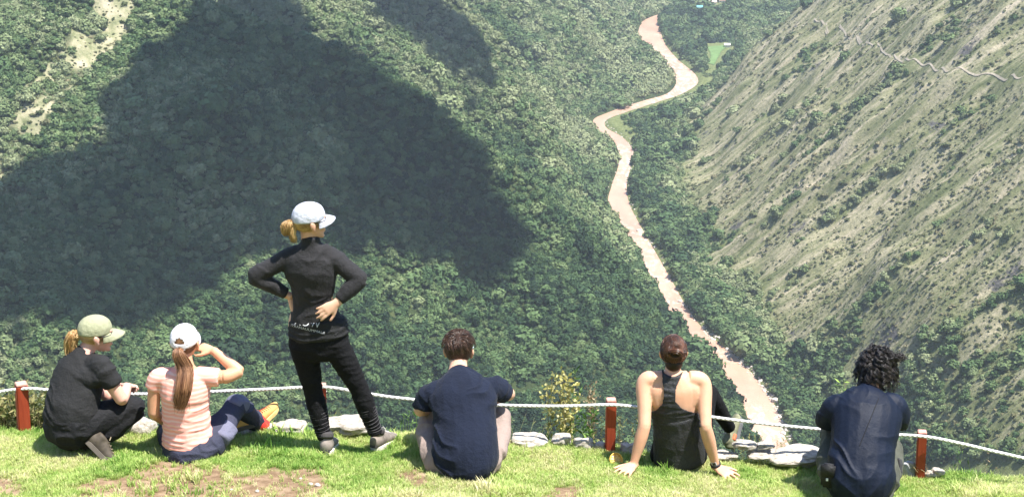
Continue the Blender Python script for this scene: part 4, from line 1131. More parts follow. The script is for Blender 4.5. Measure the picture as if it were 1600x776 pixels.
P += strands(H, 500, (0, -1, -.1), -.08, hk, .006, .12, 3, lambda u: u[2] < .05 and u[1] < .25 and u[2] > -.75, g0=1.02)
hair_obj(P, .0021, BLOND, A)
F = Flesh(); F.tube([(H @ Vector((0, -.112, .012)), .020), (H @ Vector((0, -.124, .002)), .020)], cap=.3); link('hair_tie', F.mesh('hair_tie', .004, 2), simple('black_elastic', (.02, .02, .03), .7), A)
from mathutils.bvhtree import BVHTree
def print_text(txt, cx, cy, size, rot, on, mat, parent, Y, shear=0, off=.002, xs=1):
    cu = bpy.data.curves.new('lettering', 'FONT'); cu.body = txt; cu.align_x = 'CENTER'; cu.align_y = 'CENTER'; cu.size = size; cu.resolution_u = 3
    o = bpy.data.objects.new('tmp', cu); col.objects.link(o)
    dg = bpy.context.evaluated_depsgraph_get(); me = bpy.data.meshes.new_from_object(o.evaluated_get(dg)); bpy.data.objects.remove(o)
    bm = bmesh.new(); bm.from_mesh(me); bmesh.ops.triangulate(bm, faces=bm.faces)
    bmesh.ops.subdivide_edges(bm, edges=bm.edges, cuts=1)
    c = J(cx, cy, Y); tree = BVHTree.FromPolygons([v.co for v in on.vertices], [tuple(p.vertices) for p in on.polygons])
    D = Vector((0, CP, -SP)); U = Vector((0, SP, CP))
    for v in bm.verts:
        x, y = v.co.x * xs, v.co.y; y += shear * x * x; q = c + Vector((1, 0, 0)) * (x * math.cos(rot) - y * math.sin(rot)) + U * (x * math.sin(rot) + y * math.cos(rot)) - D * .6
        h = tree.ray_cast(q, D)
        v.co = (h[0] - D * off) if h[0] else q + D * .6
    bm.to_mesh(me); bm.free(); me.name = 'lettering'; return link('lettering', me, mat, parent)
INK = simple('white_print', (.50, .50, .50), .7); HB.data.update()
for t_, x_, y_, s_, r_, q_ in (('AOW', 484, 503, .066, -.13, 1.0), ('ITRANAUUMMAUI', 484, 512.5, .022, -.22, 1.25)):
    o = print_text(t_, x_, y_, s_, r_, HB.data, INK, None, Y0, xs=q_); o.parent = HB; o.matrix_parent_inverse = A.matrix_world.inverted() if False else Matrix.Translation(-Vector((0, 0, 0)))
# ---------------- squatting woman in black, olive cap
Y0 = 8.95
a = lambda x, y, dy=0: J(x, y, Y0 + dy + 0.14 * min(1.3, max(0, (645 - y) / 80)))
t1, t2 = flatpt(146, 718), flatpt(112, 706)
Bp = person(t1, 'woman in black squatting at the left end, olive green cap and blond ponytail')
FW = Vector((.72, .69, 0)); RT = Vector((.69, -.72, 0))
SKP = skin((.70, .40, .31))
H = frame(a(150, 523, .03), (.93, .36, -.12), (0, 0, 1)); hk = 1.04
el, wr = a(190, 624, -.02), a(199, 603, .14)
F = Flesh(); head(F, H, hk); neck(F, a(132, 552), H, .050)
F.tube([(a(112, 668), .14, .11), (a(112, 640), .12, .09), (a(117, 600), .11, .08), (a(125, 575), .085, .07), (a(131, 554), .055, .05)], ref=RT)
sh = a(160, 576, -.10); F.tube([(a(136, 574, -.02), .04), (sh, .050), (sh.lerp(el, .5), .046), (el, .040)]); F.tube([(el, .040), (el.lerp(wr, .4), .040), (wr, .028)])
hand(F, wr, a(206, 600, .26) - wr, (.3, -.2, 1), side=-1, curl=.5)
sl = a(110, 580, .12); el2 = a(172, 622, .42); wr2 = a(196, 608, .34); F.tube([(a(125, 574), .04), (sl, .045), (el2, .038)]); F.tube([(el2, .038), (wr2, .028)])
hand(F, wr2, a(206, 603, .26) - wr2, (-.3, .2, 1), side=1, curl=.6)
kn, an = a(214, 634, .12), a(146, 690, .0); kn2, an2 = a(200, 640, .45), a(118, 692, .10); hp, hp2 = a(124, 664, -.02), a(108, 660, .12)
for h_, k_, n_ in ((hp, kn, an), (hp2, kn2, an2)): F.tube([(h_, .09), (k_, .055)]); F.tube([(k_, .052), (k_.lerp(n_, .9), .036)])
link('body', F.mesh('body', .0062, 3), SKP, Bp); eyes(H, hk, Bp)
F = Flesh()
F.tube([(a(111, 657), px(44), .155), (a(113, 640), px(43), .15), (a(117, 612), px(42), .14), (a(121, 588), px(39), .125), (a(126, 568), px(31), .105), (a(130, 553), px(17), .075), (a(134, 546), px(11.5), .06)], ref=(1, -.25, 0), cap=.2)
F.tube([(a(136, 570), .068), (a(158, 574, -.09), .070), (a(167, 587, -.08), .062), (a(176, 600, -.06), .058)], cap=.1)
F.tube([(a(118, 570), .06), (a(106, 578, .12), .062), (a(122, 600, .22), .058)], cap=.1)
F.tube([(a(128, 590, -.04), .09), (a(148, 586, -.06), .078), (a(160, 584, -.08), .066)], cap=.3); F.ell(Matrix.Translation(a(140, 578, -.03)), (0, 0, 0), (.085, .09, .07))
BT = cloth('black_tee', (.021, .021, .022), .85, .25)
link('t_shirt', F.mesh('t_shirt', .0075, 3, creases(.010, J(150, 600, 9).x, -.55, 16, 3, 12, base=folds(.005, 6, 6, 9, 12))), BT, Bp)
F = Flesh(); BTR = cloth('black_trousers', (.012, .012, .014), .8, .3)
F.tube([(a(116, 682), .13, .13), (a(112, 668), .172, .16), (a(112, 648), .165, .15)], ref=(1, -.25, 0), cap=.5)
for h_, k_, n_ in ((hp, kn, an), (hp2, kn2, an2)):
    F.tube([(h_, .125, .12), (h_.lerp(k_, .5), .098), (k_, .072)], cap=.6); F.tube([(k_, .070), (k_.lerp(n_, .5), .082), (n_, .060)], cap=.3)
link('trousers', F.mesh('trousers', .008, 4, folds(.012, 8, 8, 14, 14)), BTR, Bp)
BR = simple('dark_brown_leather', (.075, .06, .045), .7, .3, .3, 30); DSO = simple('dark_sole', (.10, .085, .07), .8)
q1 = flatpt(152, 719); q1b = q1 + Vector((-.075, .03, .10))
shoe(q1b, q1 + Vector((.02, .01, 0)), (.5, .5, .8), Bp, BR, DSO, simple('tan_lace', (.3, .24, .16)), L=.265)
q2 = flatpt(128, 703); shoe(q2 + Vector((-.10, -.01, .10)), q2, (.5, .5, .8), Bp, BR, DSO, simple('tan_lace', (.3, .24, .16)), L=.25)
OLVM = cloth('olive_cap_cloth', (.34, .345, .22), .85, .2, weave=600, var=.1)
cap(H, hk, OLVM, Bp, peak_l=.085); glasses(H, hk, Bp)
P = bundle([H @ Vector(v) for v in ((0, -.10, -.005), (-.005, -.135, .0), (-.01, -.155, -.05), (-.015, -.150, -.12), (-.01, -.13, -.20))], 400, lambda t: .033 * math.sin(math.pi * (.18 + .72 * t)) + .007, 4, .012)
P += bundle([H @ Vector(v) for v in ((0, -.10, -.005), (-.01, -.150, -.03), (-.01, -.14, -.12), (-.01, -.12, -.21))], 45, lambda t: .016 + .045 * t, 41, .02)
P += strands(H, 500, (0, -1, 0), .08, hk, .006, .12, 5, lambda u: u[2] < .05 and u[1] < .25 and u[2] > -.7, g0=1.02)
hair_obj(P, .0021, hairm((.38, .20, .07), (.82, .58, .28)), Bp)
F = Flesh(); F.ell(H, (0, .093 * hk, -.056 * hk), (.019, .010, .009)); link('lips', F.mesh('lips', .003, 2), simple('lip', (.48, .14, .13), .4, .5), Bp)

# ---------------- woman in pink, shading her eyes
Y0 = 8.93
a = lambda x, y, dy=0: J(x, y, Y0 + dy + 0.04 * min(1.3, max(0, (690 - y) / 110)))
sp_ = ground(300, 712)
Cp = person(sp_, 'woman sitting in coral striped top and white cap, one hand shading her eyes')
SKC = skin((.66, .36, .22))
H = frame(a(289, 536, .05), (.10, .98, .05)); hk = 1.0
F = Flesh(); head(F, H, hk); neck(F, a(289, 572), H, .048)
F.tube([(a(300, 704), .16, .12), (a(294, 660), .135, .10), (a(290, 620), .14, .10), (a(289, 592), .145, .09), (a(289, 574), .07, .06)])
eC, wC = a(374, 580, .03), a(333, 547, .10)
F.tube([(a(305, 584), .045), (a(334, 588, 0), .050), (a(354, 588, .0), .044), (eC, .038)]); F.tube([(eC, .038), (eC.lerp(wC, .35), .038), (wC, .026)])
hand(F, wC, a(305, 539, .16) - wC, (.1, -.35, 1), side=-1, curl=.25, k=.98)
eL, wL = a(240, 645, .0), a(262, 662, .24)
F.tube([(a(270, 586), .045), (a(246, 592), .050), (a(241, 618), .042), (eL, .038)]); F.tube([(eL, .038), (wL, .027)])
hand(F, wL, a(280, 675, .32) - wL, (0, 0, 1), side=1, curl=.3)
hR, kR, aR = a(322, 698, .0), a(371, 632, .32), a(404, 664, .50); hL, kL, aL = a(280, 698, .0), a(262, 672, .42), a(360, 672, .34)
for t in ((hR, kR, aR), (hL, kL, aL)): F.tube([(t[0], .08), (t[1], .052)]); F.tube([(t[1], .052), (t[2], .036)])
link('body', F.mesh('body', .0062, 3), SKC, Cp); eyes(H, hk, Cp)
F = Flesh()
F.tube([(a(296, 701), px(41.5), .135), (a(294, 688), px(41), .13), (a(292, 664), px(38), .12), (a(290, 640), px(37.5), .118), (a(289, 615), px(39), .12), (a(289, 597), px(41), .108), (a(289, 583), px(34), .085), (a(289, 573), px(15), .065)], cap=.12)
F.tube([(a(268, 587), .058), (a(248, 590, 0), .062), (a(239, 606, 0), .054)], cap=.08)
F.tube([(a(308, 586), .058), (a(330, 588, .0), .060), (a(342, 589, .0), .058)], cap=.08)
pk = M('coral_striped_jersey')
wv = pk.n('ShaderNodeTexWave'); wv.bands_direction = 'Z'; wv.inputs['Scale'].default_value = 11.5; wv.inputs['Distortion'].default_value = 3.0; wv.inputs['Detail'].default_value = 1.5; wv.inputs['Detail Scale'].default_value = 1.2
pk.l(pk.coord(), wv.inputs['Vector']); pk.set(pk.ramp(wv.outputs['Fac'], [(.3, (.90, .40, .32)), (.6, (.90, .46, .38)), (.9, (.90, .56, .49))]), .85, .15)
pk.bump(pk.noise(400, 2), .001, .4)
fz_ = folds(.0085, 3, 3, 30, 22)
link('striped_top', F.mesh('striped_top', .0075, 3, lambda c: fz_(c) * np.clip((J(289, 590, Y0).z - c[:, 2]) / .15, .15, 1)), pk.m, Cp)
F = Flesh(); NV = cloth('dark_blue_hiking_trousers', (.040, .042, .070), .75, .3)
F.tube([(a(301, 704), px(49), .155), (a(298, 692), px(45), .14)], cap=.5)
for t in ((hR, kR, aR), (hL, kL, aL)): F.tube([(t[0], .105), (t[0].lerp(t[1], .5), .090), (t[1], .068)], cap=.6); F.tube([(t[1], .068), (t[1].lerp(t[2], .5), .070), (t[2], .056)], cap=.3)
link('trousers', F.mesh('trousers', .0075, 4, folds(.011, 9, 9, 12, 24)), NV, Cp)
F = Flesh(); F.tube([(kR.lerp(hR, .12), .071), (kR, .073), (kR.lerp(aR, .12), .072)], cap=.1); F.tube([(hR.lerp(kR, .25) + Vector((.03, -.03, .0)), .085, .07), (hR.lerp(kR, .5) + Vector((.03, -.02, .0)), .080, .07)], cap=.4)
link('knee_panel', F.mesh('knee_panel', .007, 3, folds(.008, 9, 9, 12, 25)), cloth('grey_blue_panel', (.14, .14, .20), .7, .3), Cp)
TAN = simple('tan_suede', (.66, .36, .12), .85, .2, .15, 40); RL = simple('red_lace', (.62, .04, .03), .7)
c1 = a(402, 672, .50); c2 = a(436, 668, .52)
shoe(c1, c1 + Vector((.105, .17, .08)), (-.35, -.5, 1), Cp, TAN, simple('yellow_sole', (.75, .50, .20), .7), RL, L=.235)
F = Flesh(); F.tube([(c1 + Vector((.0, .0, .10)), .040), (c1 + Vector((.03, -.01, .055)), .047), (c1 + Vector((.055, -.0, .03)), .045)], cap=.4); link('red_ankle_strap', F.mesh('red_ankle_strap', .005, 2), RL, Cp)
c3 = a(358, 675, .32); shoe(c3, c3 + Vector((.12, .10, .0)), (0, -.15, 1), Cp, TAN, DSO, simple('dark_lace', (.05, .04, .04)), L=.22)
WCAP = cloth('white_cap_cloth', (.80, .76, .80), .8, .2, weave=600, var=.05)
cap(H, hk, WCAP, Cp, opening=True)
F = Flesh(); F.tube([(H @ Vector((q * .033, -.110 + abs(q) * .006, .006 + .004 * abs(q))), .010, .0035) for q in (-1.0, -.5, 0, .5, 1.0)], ref=(0, 0, 1), cap=.3); link('cap_strap', F.mesh('cap_strap', .003, 2), WCAP, Cp)
F = Flesh(); F.ell(H, SKULL_C, tuple(v * 1.05 for v in SKULL_R)); 
BRN = hairm((.10, .04, .018), (.46, .24, .12))
P = strands(H, 1500, (0, -1, .1), -.10, hk, .006, .10, 6, lambda u: u[1] < .25 and u[2] > -.75 and u[2] < .75, g0=1.02)
P += bundle([H @ Vector((0, -.106, .012)), H @ Vector((0, -.140, -.01)), a(289, 575, -.09), a(287, 605, -.15), a(282, 628, -.155), a(280, 640, -.155)], 420, lambda t: .012 + .040 * math.sin(math.pi * min(1, .08 + .80 * t)), 7, .007, ell=(1, .55))
P += bundle([H @ Vector((0, -.106, .012)), H @ Vector((0, -.140, -.01)), a(288, 585, -.10), a(285, 618, -.14), a(281, 646, -.14)], 60, lambda t: .016 + .05 * t, 72, .016, ell=(1, .4))
hair_obj(P, .0017, BRN, Cp)

# ---------------- man in navy t-shirt
Y0 = 8.62
a = lambda x, y, dy=0: J(x, y, Y0 + dy + 0.22 * min(1.3, max(0, (705 - y) / 110)))
Dp = person(ground(716, 742), 'man with short brown hair sitting in navy t-shirt and taupe trousers')
H = frame(a(717, 549, .26), (.10, .97, -.12)); hk = 1.06
SKD = skin((.64, .38, .26))
F = Flesh(); head(F, H, hk); neck(F, a(716, 586, .14), H, .058)
F.tube([(a(730, 735, .02), .17, .13), (a(728, 690, .03), .16, .12), (a(724, 640, .06), .155, .11), (a(720, 612, .10), .135, .09), (a(717, 588, .14), .065, .06)])
eL, wL = a(656, 640, .16), a(690, 634, .52); eR, wR = a(796, 615, .26), a(752, 628, .58)
F.tube([(a(700, 608, .1), .045), (a(678, 615, .1), .052), (a(663, 625, .13), .048), (eL, .042)]); F.tube([(eL, .042), (eL.lerp(wL, .4), .042), (wL, .029)])
F.tube([(a(740, 606, .1), .045), (a(763, 609, .12), .052), (eR, .043)]); F.tube([(eR, .042), (eR.lerp(wR, .4), .042), (wR, .029)])
hand(F, wL, a(715, 632, .62) - wL, (-.2, .8, .5), side=1, curl=.4); hand(F, wR, a(725, 632, .66) - wR, (.2, .8, .5), side=-1, curl=.4)
L1 = (a(692, 722, .04), a(676, 660, .46), flatpt(700, 690)); R1 = (a(756, 718, .04), a(776, 652, .46), flatpt(752, 692))
L1[2].y = R1[2].y = Y0 + .62
for q in (L1[2], R1[2]): q.z = g(q.x, q.y) + .10
for t in (L1, R1): F.tube([(t[0], .085), (t[1], .06)]); F.tube([(t[1], .058), (t[2], .04)])
link('body', F.mesh('body', .0062, 3), SKD, Dp); eyes(H, hk, Dp)
F = Flesh()
F.tube([(a(729, 737, -.01), px(38), .15), (a(729, 722, .0), px(50), .16), (a(728, 700, .02), px(51), .155), (a(727, 670, .04), px(48), .148), (a(725, 640, .06), px(49), .145), (a(722, 617, .08), px(51), .135), (a(719, 603, .10), px(43), .115), (a(717, 590, .13), px(26), .092), (a(716, 580, .15), px(16), .07)], cap=.35)
F.tube([(a(698, 606, .1), .07), (a(678, 614, .1), .070), (a(668, 622, .12), .068), (a(664, 636, .14), .066)], cap=.1)
F.tube([(a(742, 604, .1), .07), (a(762, 607, .11), .070), (a(777, 608, .15), .068), (a(789, 616, .20), .062)], cap=.1)
NAVY = cloth('navy_cotton', (.008, .012, .027), .85, .2, .05)
link('t_shirt', F.mesh('t_shirt', .0075, 3, creases(.011, J(722, 600, 8.6).x, -.8, 13, 2.5, 32, base=folds(.006, 8, 5, 7, 32))), NAVY, Dp)
TAU = cloth('taupe_trousers', (.30, .23, .20), .85, .2, weave=300)
F = Flesh(); F.tube([(a(729, 733, .02), px(46), .14), (a(729, 715, .02), px(46), .14)], cap=.4)
for t in (L1, R1): F.tube([(t[0], .11), (t[0].lerp(t[1], .5), .098), (t[1], .074)], cap=.6); F.tube([(t[1], .074), (t[1].lerp(t[2], .5), .074), (t[2], .06)], cap=.3)
F.tube([(a(672, 655, .30), .08), (a(668, 680, .22), .072), (a(678, 712, .08), .07), (a(700, 733, .02), .055)], cap=.4)
F.tube([(a(780, 648, .30), .07), (a(783, 680, .22), .066), (a(776, 708, .08), .062)], cap=.4)
link('trousers', F.mesh('trousers', .0075, 4, folds(.012, 9, 9, 7, 34)), TAU, Dp)
for t, q in ((L1, -1), (R1, 1)):
    h_ = Vector((t[2].x, t[2].y - .04, g(t[2].x, t[2].y) + .005)); shoe(h_, h_ + Vector((q * .05, .2, -.03)), (0, 0, 1), Dp, BR, DSO, LACE)
DB = hairm((.018, .009, .006), (.13, .07, .045), .30)
hp_ = lambda u: u[2] > (.52 if u[1] > .35 else (-.30 if u[1] > -.1 else -.62)) and not (abs(u[0]) > .72 and u[1] > -.45 and u[2] < .12)
P = strands(H, 3600, (.05, -.62, .8), .060, hk, .011, .22, 8, hp_, g0=1.02)
P += strands(H, 500, (.1, -.4, .95), .06, hk, .034, .5, 9, lambda u: u[2] > .55, g0=1.05)
hair_obj(P, .0020, DB, Dp)
F = Flesh(); F.ell(H, (0, -.020 * hk, .044 * hk), (.077 * hk, .092 * hk, .080 * hk)); link('scalp', F.mesh('scalp', .005, 2), simple('dark_hair_base', (.03, .015, .01), .6), Dp)
P = [np.array([H @ Vector((q * .084, y, .012)) for y in (-.01, .04, .09)]) for q in (-1, 1)]
for q in (0, 1): link('spectacle_arm', tubes_mesh([P[q]], .0025, 5, 'spectacle_arm', False), simple('clear_frame', (.55, .6, .65), .2, .5), Dp)

# ---------------- woman in the black racerback
Y0 = 9.18
a = lambda x, y, dy=0: J(x, y, Y0 + dy + 0.0 * min(1.3, max(0, (705 - y) / 110)))
Ep = person(ground(1060, 726), 'dark haired woman in a black racerback tank top leaning back on straight arms')
H = frame(a(1052, 551, .04), (.0, .99, .0)); hk = 1.0
SKE = skin((.68, .385, .25))
zz = lambda p: p
F = Flesh(); head(F, H, hk); neck(F, a(1051, 588, .0), H, .050)
F.tube([(a(1062, 712, .02), .165, .12), (a(1060, 690, .01), .155, .115), (a(1058, 660, .0), .148, .11), (a(1055, 630, -.01), .165, .108), (a(1053, 606, -.01), .175, .10), (a(1052, 593, -.01), .12, .075), (a(1051, 582, 0), .06, .055)])
for q in (-1, 1): F.tube([(a(1053 + q * 16, 596), .05), (a(1053 + q * 27, 608, -.035), .062, .05), (a(1054 + q * 24, 630, -.05), .052, .045)])
gL, gR = ground(990, 742), ground(1122, 745)
wE1 = Vector((gL.x, gL.y + .04, gL.z + .055)); wE2 = Vector((gR.x - .01, gR.y + .04, gR.z + .055))
e1, e2 = a(1007, 665, -.16), a(1102, 666, -.16)
F.tube([(a(1040, 592, 0), .055), (a(1026, 592, 0), .058), (a(1012, 593, -.0), .057), (a(1006, 604, -.02), .053), (a(1007, 635, -.09), .046), (e1, .041)]); F.tube([(e1, .041), (e1.lerp(wE1, .35), .042), (e1.lerp(wE1, .8), .030), (wE1, .026)])
F.tube([(a(1064, 592, 0), .055), (a(1080, 592, 0), .058), (a(1094, 594, -.0), .057), (a(1100, 606, -.02), .053), (a(1101, 636, -.09), .046), (e2, .041)]); F.tube([(e2, .041), (e2.lerp(wE2, .35), .042), (e2.lerp(wE2, .8), .030), (wE2, .026)])
def dn(p, dx, dy, L=.17):
    q = Vector((p.x + dx, p.y + dy, 0)); q.z = g(q.x, q.y) + .022; return q
d1 = dn(wE1, -.085, -.13); d2 = dn(wE2, .115, -.13)
hand(F, wE1, d1 - wE1, (0, -.25, 1), side=1, curl=.14, k=1.12, spread=.26); hand(F, wE2, d2 - wE2, (0, -.25, 1), side=-1, curl=.14, k=1.12, spread=.26)
hR, kR, aR = a(1082, 712, .05), a(1106, 612, .42), a(1140, 668, .62); hL, kL, aL = a(1038, 712, .05), a(1050, 640, .50), a(1040, 690, .62)
for t in ((hR, kR, aR), (hL, kL, aL)): F.tube([(t[0], .08), (t[1], .056)]); F.tube([(t[1], .055), (t[2], .038)])
bodyE = F.mesh('body', .0062, 9); link('body', bodyE, SKE, Ep); eyes(H, hk, Ep)
# tank top: cut from the figure's own surface, set off it, then thickened
def shell(src, inside, off, name, thick=.004):
    n = len(src.vertices); c = np.empty(n * 3); src.vertices.foreach_get('co', c); c = c.reshape(-1, 3); nn = np.empty(n * 3); src.vertex_normals.foreach_get('vector', nn); nn = nn.reshape(-1, 3)
    X, Yp, _ = proj(c[:, 0], c[:, 1], c[:, 2]); m_ = inside(X, Yp, c, nn)
    bm = bmesh.new(); bm.from_mesh(src); bm.verts.ensure_lookup_table()
    bmesh.ops.delete(bm, geom=[bm.verts[i] for i in np.nonzero(~m_)[0]], context='VERTS')
    for _ in range(3): bmesh.ops.smooth_vert(bm, verts=[v for v in bm.verts if v.is_boundary], factor=.5, use_axis_x=True, use_axis_y=True, use_axis_z=True)
    bm.normal_update()
    for v in bm.verts: v.co += v.normal * off(v.co) if callable(off) else v.normal * off
    me = bpy.data.meshes.new(name); bm.to_mesh(me); bm.free(); return me
TP = [(1033,574),(1034,590),(1036,606),(1037,617),(1034,629),(1026,638),(1018,642),(1019,655),(1020,735),(1100,735),(1096,655),(1093,644),(1082,642),(1066,636),(1057,627),(1056,616),(1058,604),(1063,592),(1069,577),(1062,583),(1052,588),(1042,584)]
ax = lambda X, Yp: np.clip((Yp - 640) / 90, 0, 1)
def inE(X, Yp, c, nn):
    back = in_poly(X, Yp, TP); lo = (Yp > 641) & (np.abs(X - 1058) < 46 + 6 * ax(X, Yp)) & (c[:, 1] > Y0 - .14) & (c[:, 1] < Y0 + .20) & (Yp < 735)
    return ((nn[:, 1] < .25) & back & (c[:, 1] > Y0 - .155)) | (lo & (c[:, 1] > Y0 - .145))
TANK = cloth('black_tank_jersey', (.022, .022, .024), .6, .4)
F = Flesh()
F.tube([(a(1061, 718, .01), px(43), .142), (a(1061, 700, .01), px(42.5), .14), (a(1059, 680, .0), px(40.5), .132), (a(1058, 660, -.0), px(39), .128), (a(1056, 646, -.01), px(38.5), .124)], cap=.3)
lowE = F.mesh('tank', .0075, 3, folds(.004, 9, 9, 12, 42))
link('tank_top', lowE, TANK, Ep)
fE = folds(.006, 5, 5, 50, 44)
def offE(co):
    c = np.array([[co.x, co.y, co.z]]); return .010 + float(fE(c)[0])
up_ = link('tank_top_racerback', shell(bodyE, lambda X, Yp, c, nn: in_poly(X, Yp, TP) & (nn[:, 1] < .3) & (Yp < 668) & (c[:, 1] < Y0 + .06), offE, 'tank_top_racerback'), TANK, Ep)
s = up_.modifiers.new('thick', 'SOLIDIFY'); s.thickness = .006; s.offset = -1
F = Flesh(); F.tube([(a(1061, 716, .04), px(42), .13), (a(1061, 705, .04), px(42), .13)], cap=.4)
for t in ((hR, kR, aR), (hL, kL, aL)): F.tube([(t[0], .098), (t[0].lerp(t[1], .5), .086), (t[1], .066)], cap=.6); F.tube([(t[1], .066), (t[1].lerp(t[2], .35), .062), (t[2], .044)], cap=.3)
link('leggings', F.mesh('leggings', .0075, 4), BLK2, Ep)
GRY = simple('grey_mesh_shoe', (.22, .23, .19), .7, .3, .35, 50)
h1 = a(1147, 702, .64); s3, Hs3 = shoe(h1, h1 + Vector((.045, .13, .155)), (-.75, -.35, .8), Ep, simple('olive_grey_shoe', (.20, .20, .12), .75, .3, .3, 40), simple('grey_sole', (.13, .13, .13), .7), LACE, L=.25)
F = Flesh(); F.tube([(Hs3 @ Vector((.028, .055, .06)), .018), (Hs3 @ Vector((.032, .09, .055)), .016)], cap=.5); o = link('orange_patch', F.mesh('orange_patch', .004, 2), simple('orange_patch', (.75, .16, .07), .6)); o.parent = s3
h2 = a(1036, 700, .6); shoe(h2, h2 + Vector((.0, .22, .03)), (0, 0, 1), Ep, GRY, DSO, LACE, L=.25)
DKH = hairm((.010, .004, .003), (.20, .085, .045), .30)
F = Flesh(); F.ell(H, (0, -.022, .028), (.080, .094, .092)); F.ell(H, (0, -.05, -.05), (.058, .058, .055)); link('scalp', F.mesh('scalp', .005, 3), simple('dark_hair_base', (.02, .01, .007), .5), Ep)
P = strands(H, 3200, (0, -.85, .42), -.11, hk, .012, .07, 51, lambda u: (u[1] < .25 or u[2] > .35) and u[2] > -.85, g0=1.05)
bun = [H @ Vector((.030 * math.cos(t), -.122 - .016 * math.sin(t * .5 + 1), .050 + .018 * math.sin(t))) for t in np.linspace(0, 7.5, 12)]
P += bundle(bun, 420, lambda t: .019, 52, .002, ref=(.1, 1, .1))
P += strands(H, 260, (0, -.5, -1), .05, hk, .016, .5, 53, lambda u: u[2] < -.4 and u[1] < .1, g0=1.02)
hair_obj(P, .0020, DKH, Ep)
F = Flesh(); F.ell(H, (0, -.112, .048), (.034, .022, .024)); link('bun_core', F.mesh('bun_core', .004, 2), simple('dark_hair_base', (.03, .014, .009), .5), Ep)
# wrist watch
wd = (d2 - wE2).normalized(); fw = (wE2 - e2).normalized(); u = fw.cross(Vector((0, 1, 0))).normalized(); v = fw.cross(u)
wc = wE2 - fw * .022
P = [np.array([wc + (u * math.cos(t) + v * math.sin(t)) * .031 + fw * o for t in np.linspace(0, 2 * math.pi, 25)]) for o in (-.006, 0, .006)]
W_ = link('wrist_watch', tubes_mesh(P, .0042, 6, 'watch_strap', False), simple('dark_strap', (.03, .03, .035), .5, .4), Ep)
back_ = Vector((-.35, -.75, .5)).normalized(); fc = frame(wc + back_ * .033, fw, back_)
bm = bmesh.new(); box_bm(bm, (0, 0, 0), (.032, .030, .010), 0, .003); bm.transform(fc); o = bm_obj('watch_case', bm, simple('silver_case', (.75, .75, .78), .25, .6)); o.parent = W_
bm = bmesh.new(); box_bm(bm, (0, 0, .0055), (.022, .021, .002), 0, .0006); bm.transform(fc); o = bm_obj('watch_face', bm, simple('black_glass', (.02, .02, .025), .1, .6)); o.parent = W_

# ---------------- man with curly hair
Y0 = 8.62
a = lambda x, y, dy=0: J(x, y, Y0 + dy + 0.24 * min(1.3, max(0, (740 - y) / 115)))
Fp = person(ground(1345, 774), 'man with black curly hair sitting at the right in dark blue shirt')
H = frame(a(1370, 575, .20), (.15, .97, -.12)); hk = 1.15
F = Flesh(); head(F, H, hk); neck(F, a(1357, 622, .10), H, .058)
F.tube([(a(1347, 762, .02), .175, .13), (a(1346, 720, .03), .165, .12), (a(1349, 670, .05), .16, .11), (a(1352, 642, .08), .15, .095), (a(1356, 619, .12), .065, .06)])
eL, wL = a(1290, 658, .22), a(1318, 668, .58); eR, wR = a(1408, 655, .26), a(1380, 668, .60)
F.tube([(a(1330, 626, .1), .05), (a(1306, 634, .1), .056), (eL, .045)]); F.tube([(eL, .043), (wL, .029)])
F.tube([(a(1375, 626, .1), .05), (a(1398, 632, .1), .056), (eR, .045)]); F.tube([(eR, .043), (wR, .029)])
hand(F, wL, a(1340, 668, .66) - wL, (-.2, .8, .5), side=1, curl=.4); hand(F, wR, a(1358, 668, .68) - wR, (.2, .8, .5), side=-1, curl=.4)
L1 = (a(1315, 750, .04), a(1312, 680, .46), a(1320, 720, .6)); R1 = (a(1375, 750, .04), a(1386, 690, .46), a(1378, 720, .6))
for t in (L1, R1): t[2].y = Y0 + .60; t[2].z = g(t[2].x, t[2].y) + .10; F.tube([(t[0], .085), (t[1], .06)]); F.tube([(t[1], .058), (t[2], .04)])
link('body', F.mesh('body', .0062, 3), SKD, Fp); eyes(H, hk, Fp)
F = Flesh()
F.tube([(a(1346, 768, -.0), px(46), .15), (a(1346, 750, .0), px(54), .165), (a(1345, 725, .02), px(52), .16), (a(1348, 695, .03), px(51), .155), (a(1352, 665, .05), px(54), .152), (a(1354, 645, .07), px(56), .142), (a(1355, 630, .09), px(50), .12), (a(1356, 619, .11), px(34), .10), (a(1357, 610, .13), px(17), .07)], cap=.35)
F.tube([(a(1324, 630, .09), .07), (a(1305, 636, .09), .076), (a(1297, 650, .13), .070), (a(1293, 663, .17), .066)], cap=.1)
F.tube([(a(1380, 628, .09), .07), (a(1399, 635, .09), .076), (a(1404, 650, .13), .070), (a(1402, 662, .18), .066)], cap=.1)
BLU = cloth('dark_blue_sport_shirt', (.006, .010, .023), .55, .18, weave=700, bs=.35)
link('sport_shirt', F.mesh('sport_shirt', .0075, 3, creases(.010, J(1352, 600, 8.6).x, -.9, 13, 2.5, 62, base=folds(.005, 8, 5, 7, 62))), BLU, Fp)
shF = bpy.data.objects[[o.name for o in Fp.children if o.name.startswith('sport_shirt')][0]].data
tr_ = BVHTree.FromPolygons([v.co for v in shF.vertices], [tuple(p.vertices) for p in shF.polygons]); P = []
for t in np.linspace(0, 1, 24):
    o_ = Vector((0, 0, CZ)); h_ = tr_.ray_cast(o_, (J(1373 - 30 * t, 622 + 74 * t, Y0) - o_).normalized())
    if h_[0]: P.append(h_[0] + Vector((0, -.001, .001)))
link('cord', tubes_mesh([P], .0024, 6, 'cord', False), simple('black_cord', (.008, .008, .01), .7), Fp)
SAG = cloth('grey_green_trousers', (.085, .088, .070), .85, .2, weave=300)
F = Flesh(); F.tube([(a(1346, 768, .03), px(50), .15), (a(1346, 752, .03), px(50), .15)], cap=.4)
for t in (L1, R1): F.tube([(t[0], .11), (t[0].lerp(t[1], .5), .10), (t[1], .078)], cap=.6); F.tube([(t[1], .076), (t[2], .064)], cap=.3)
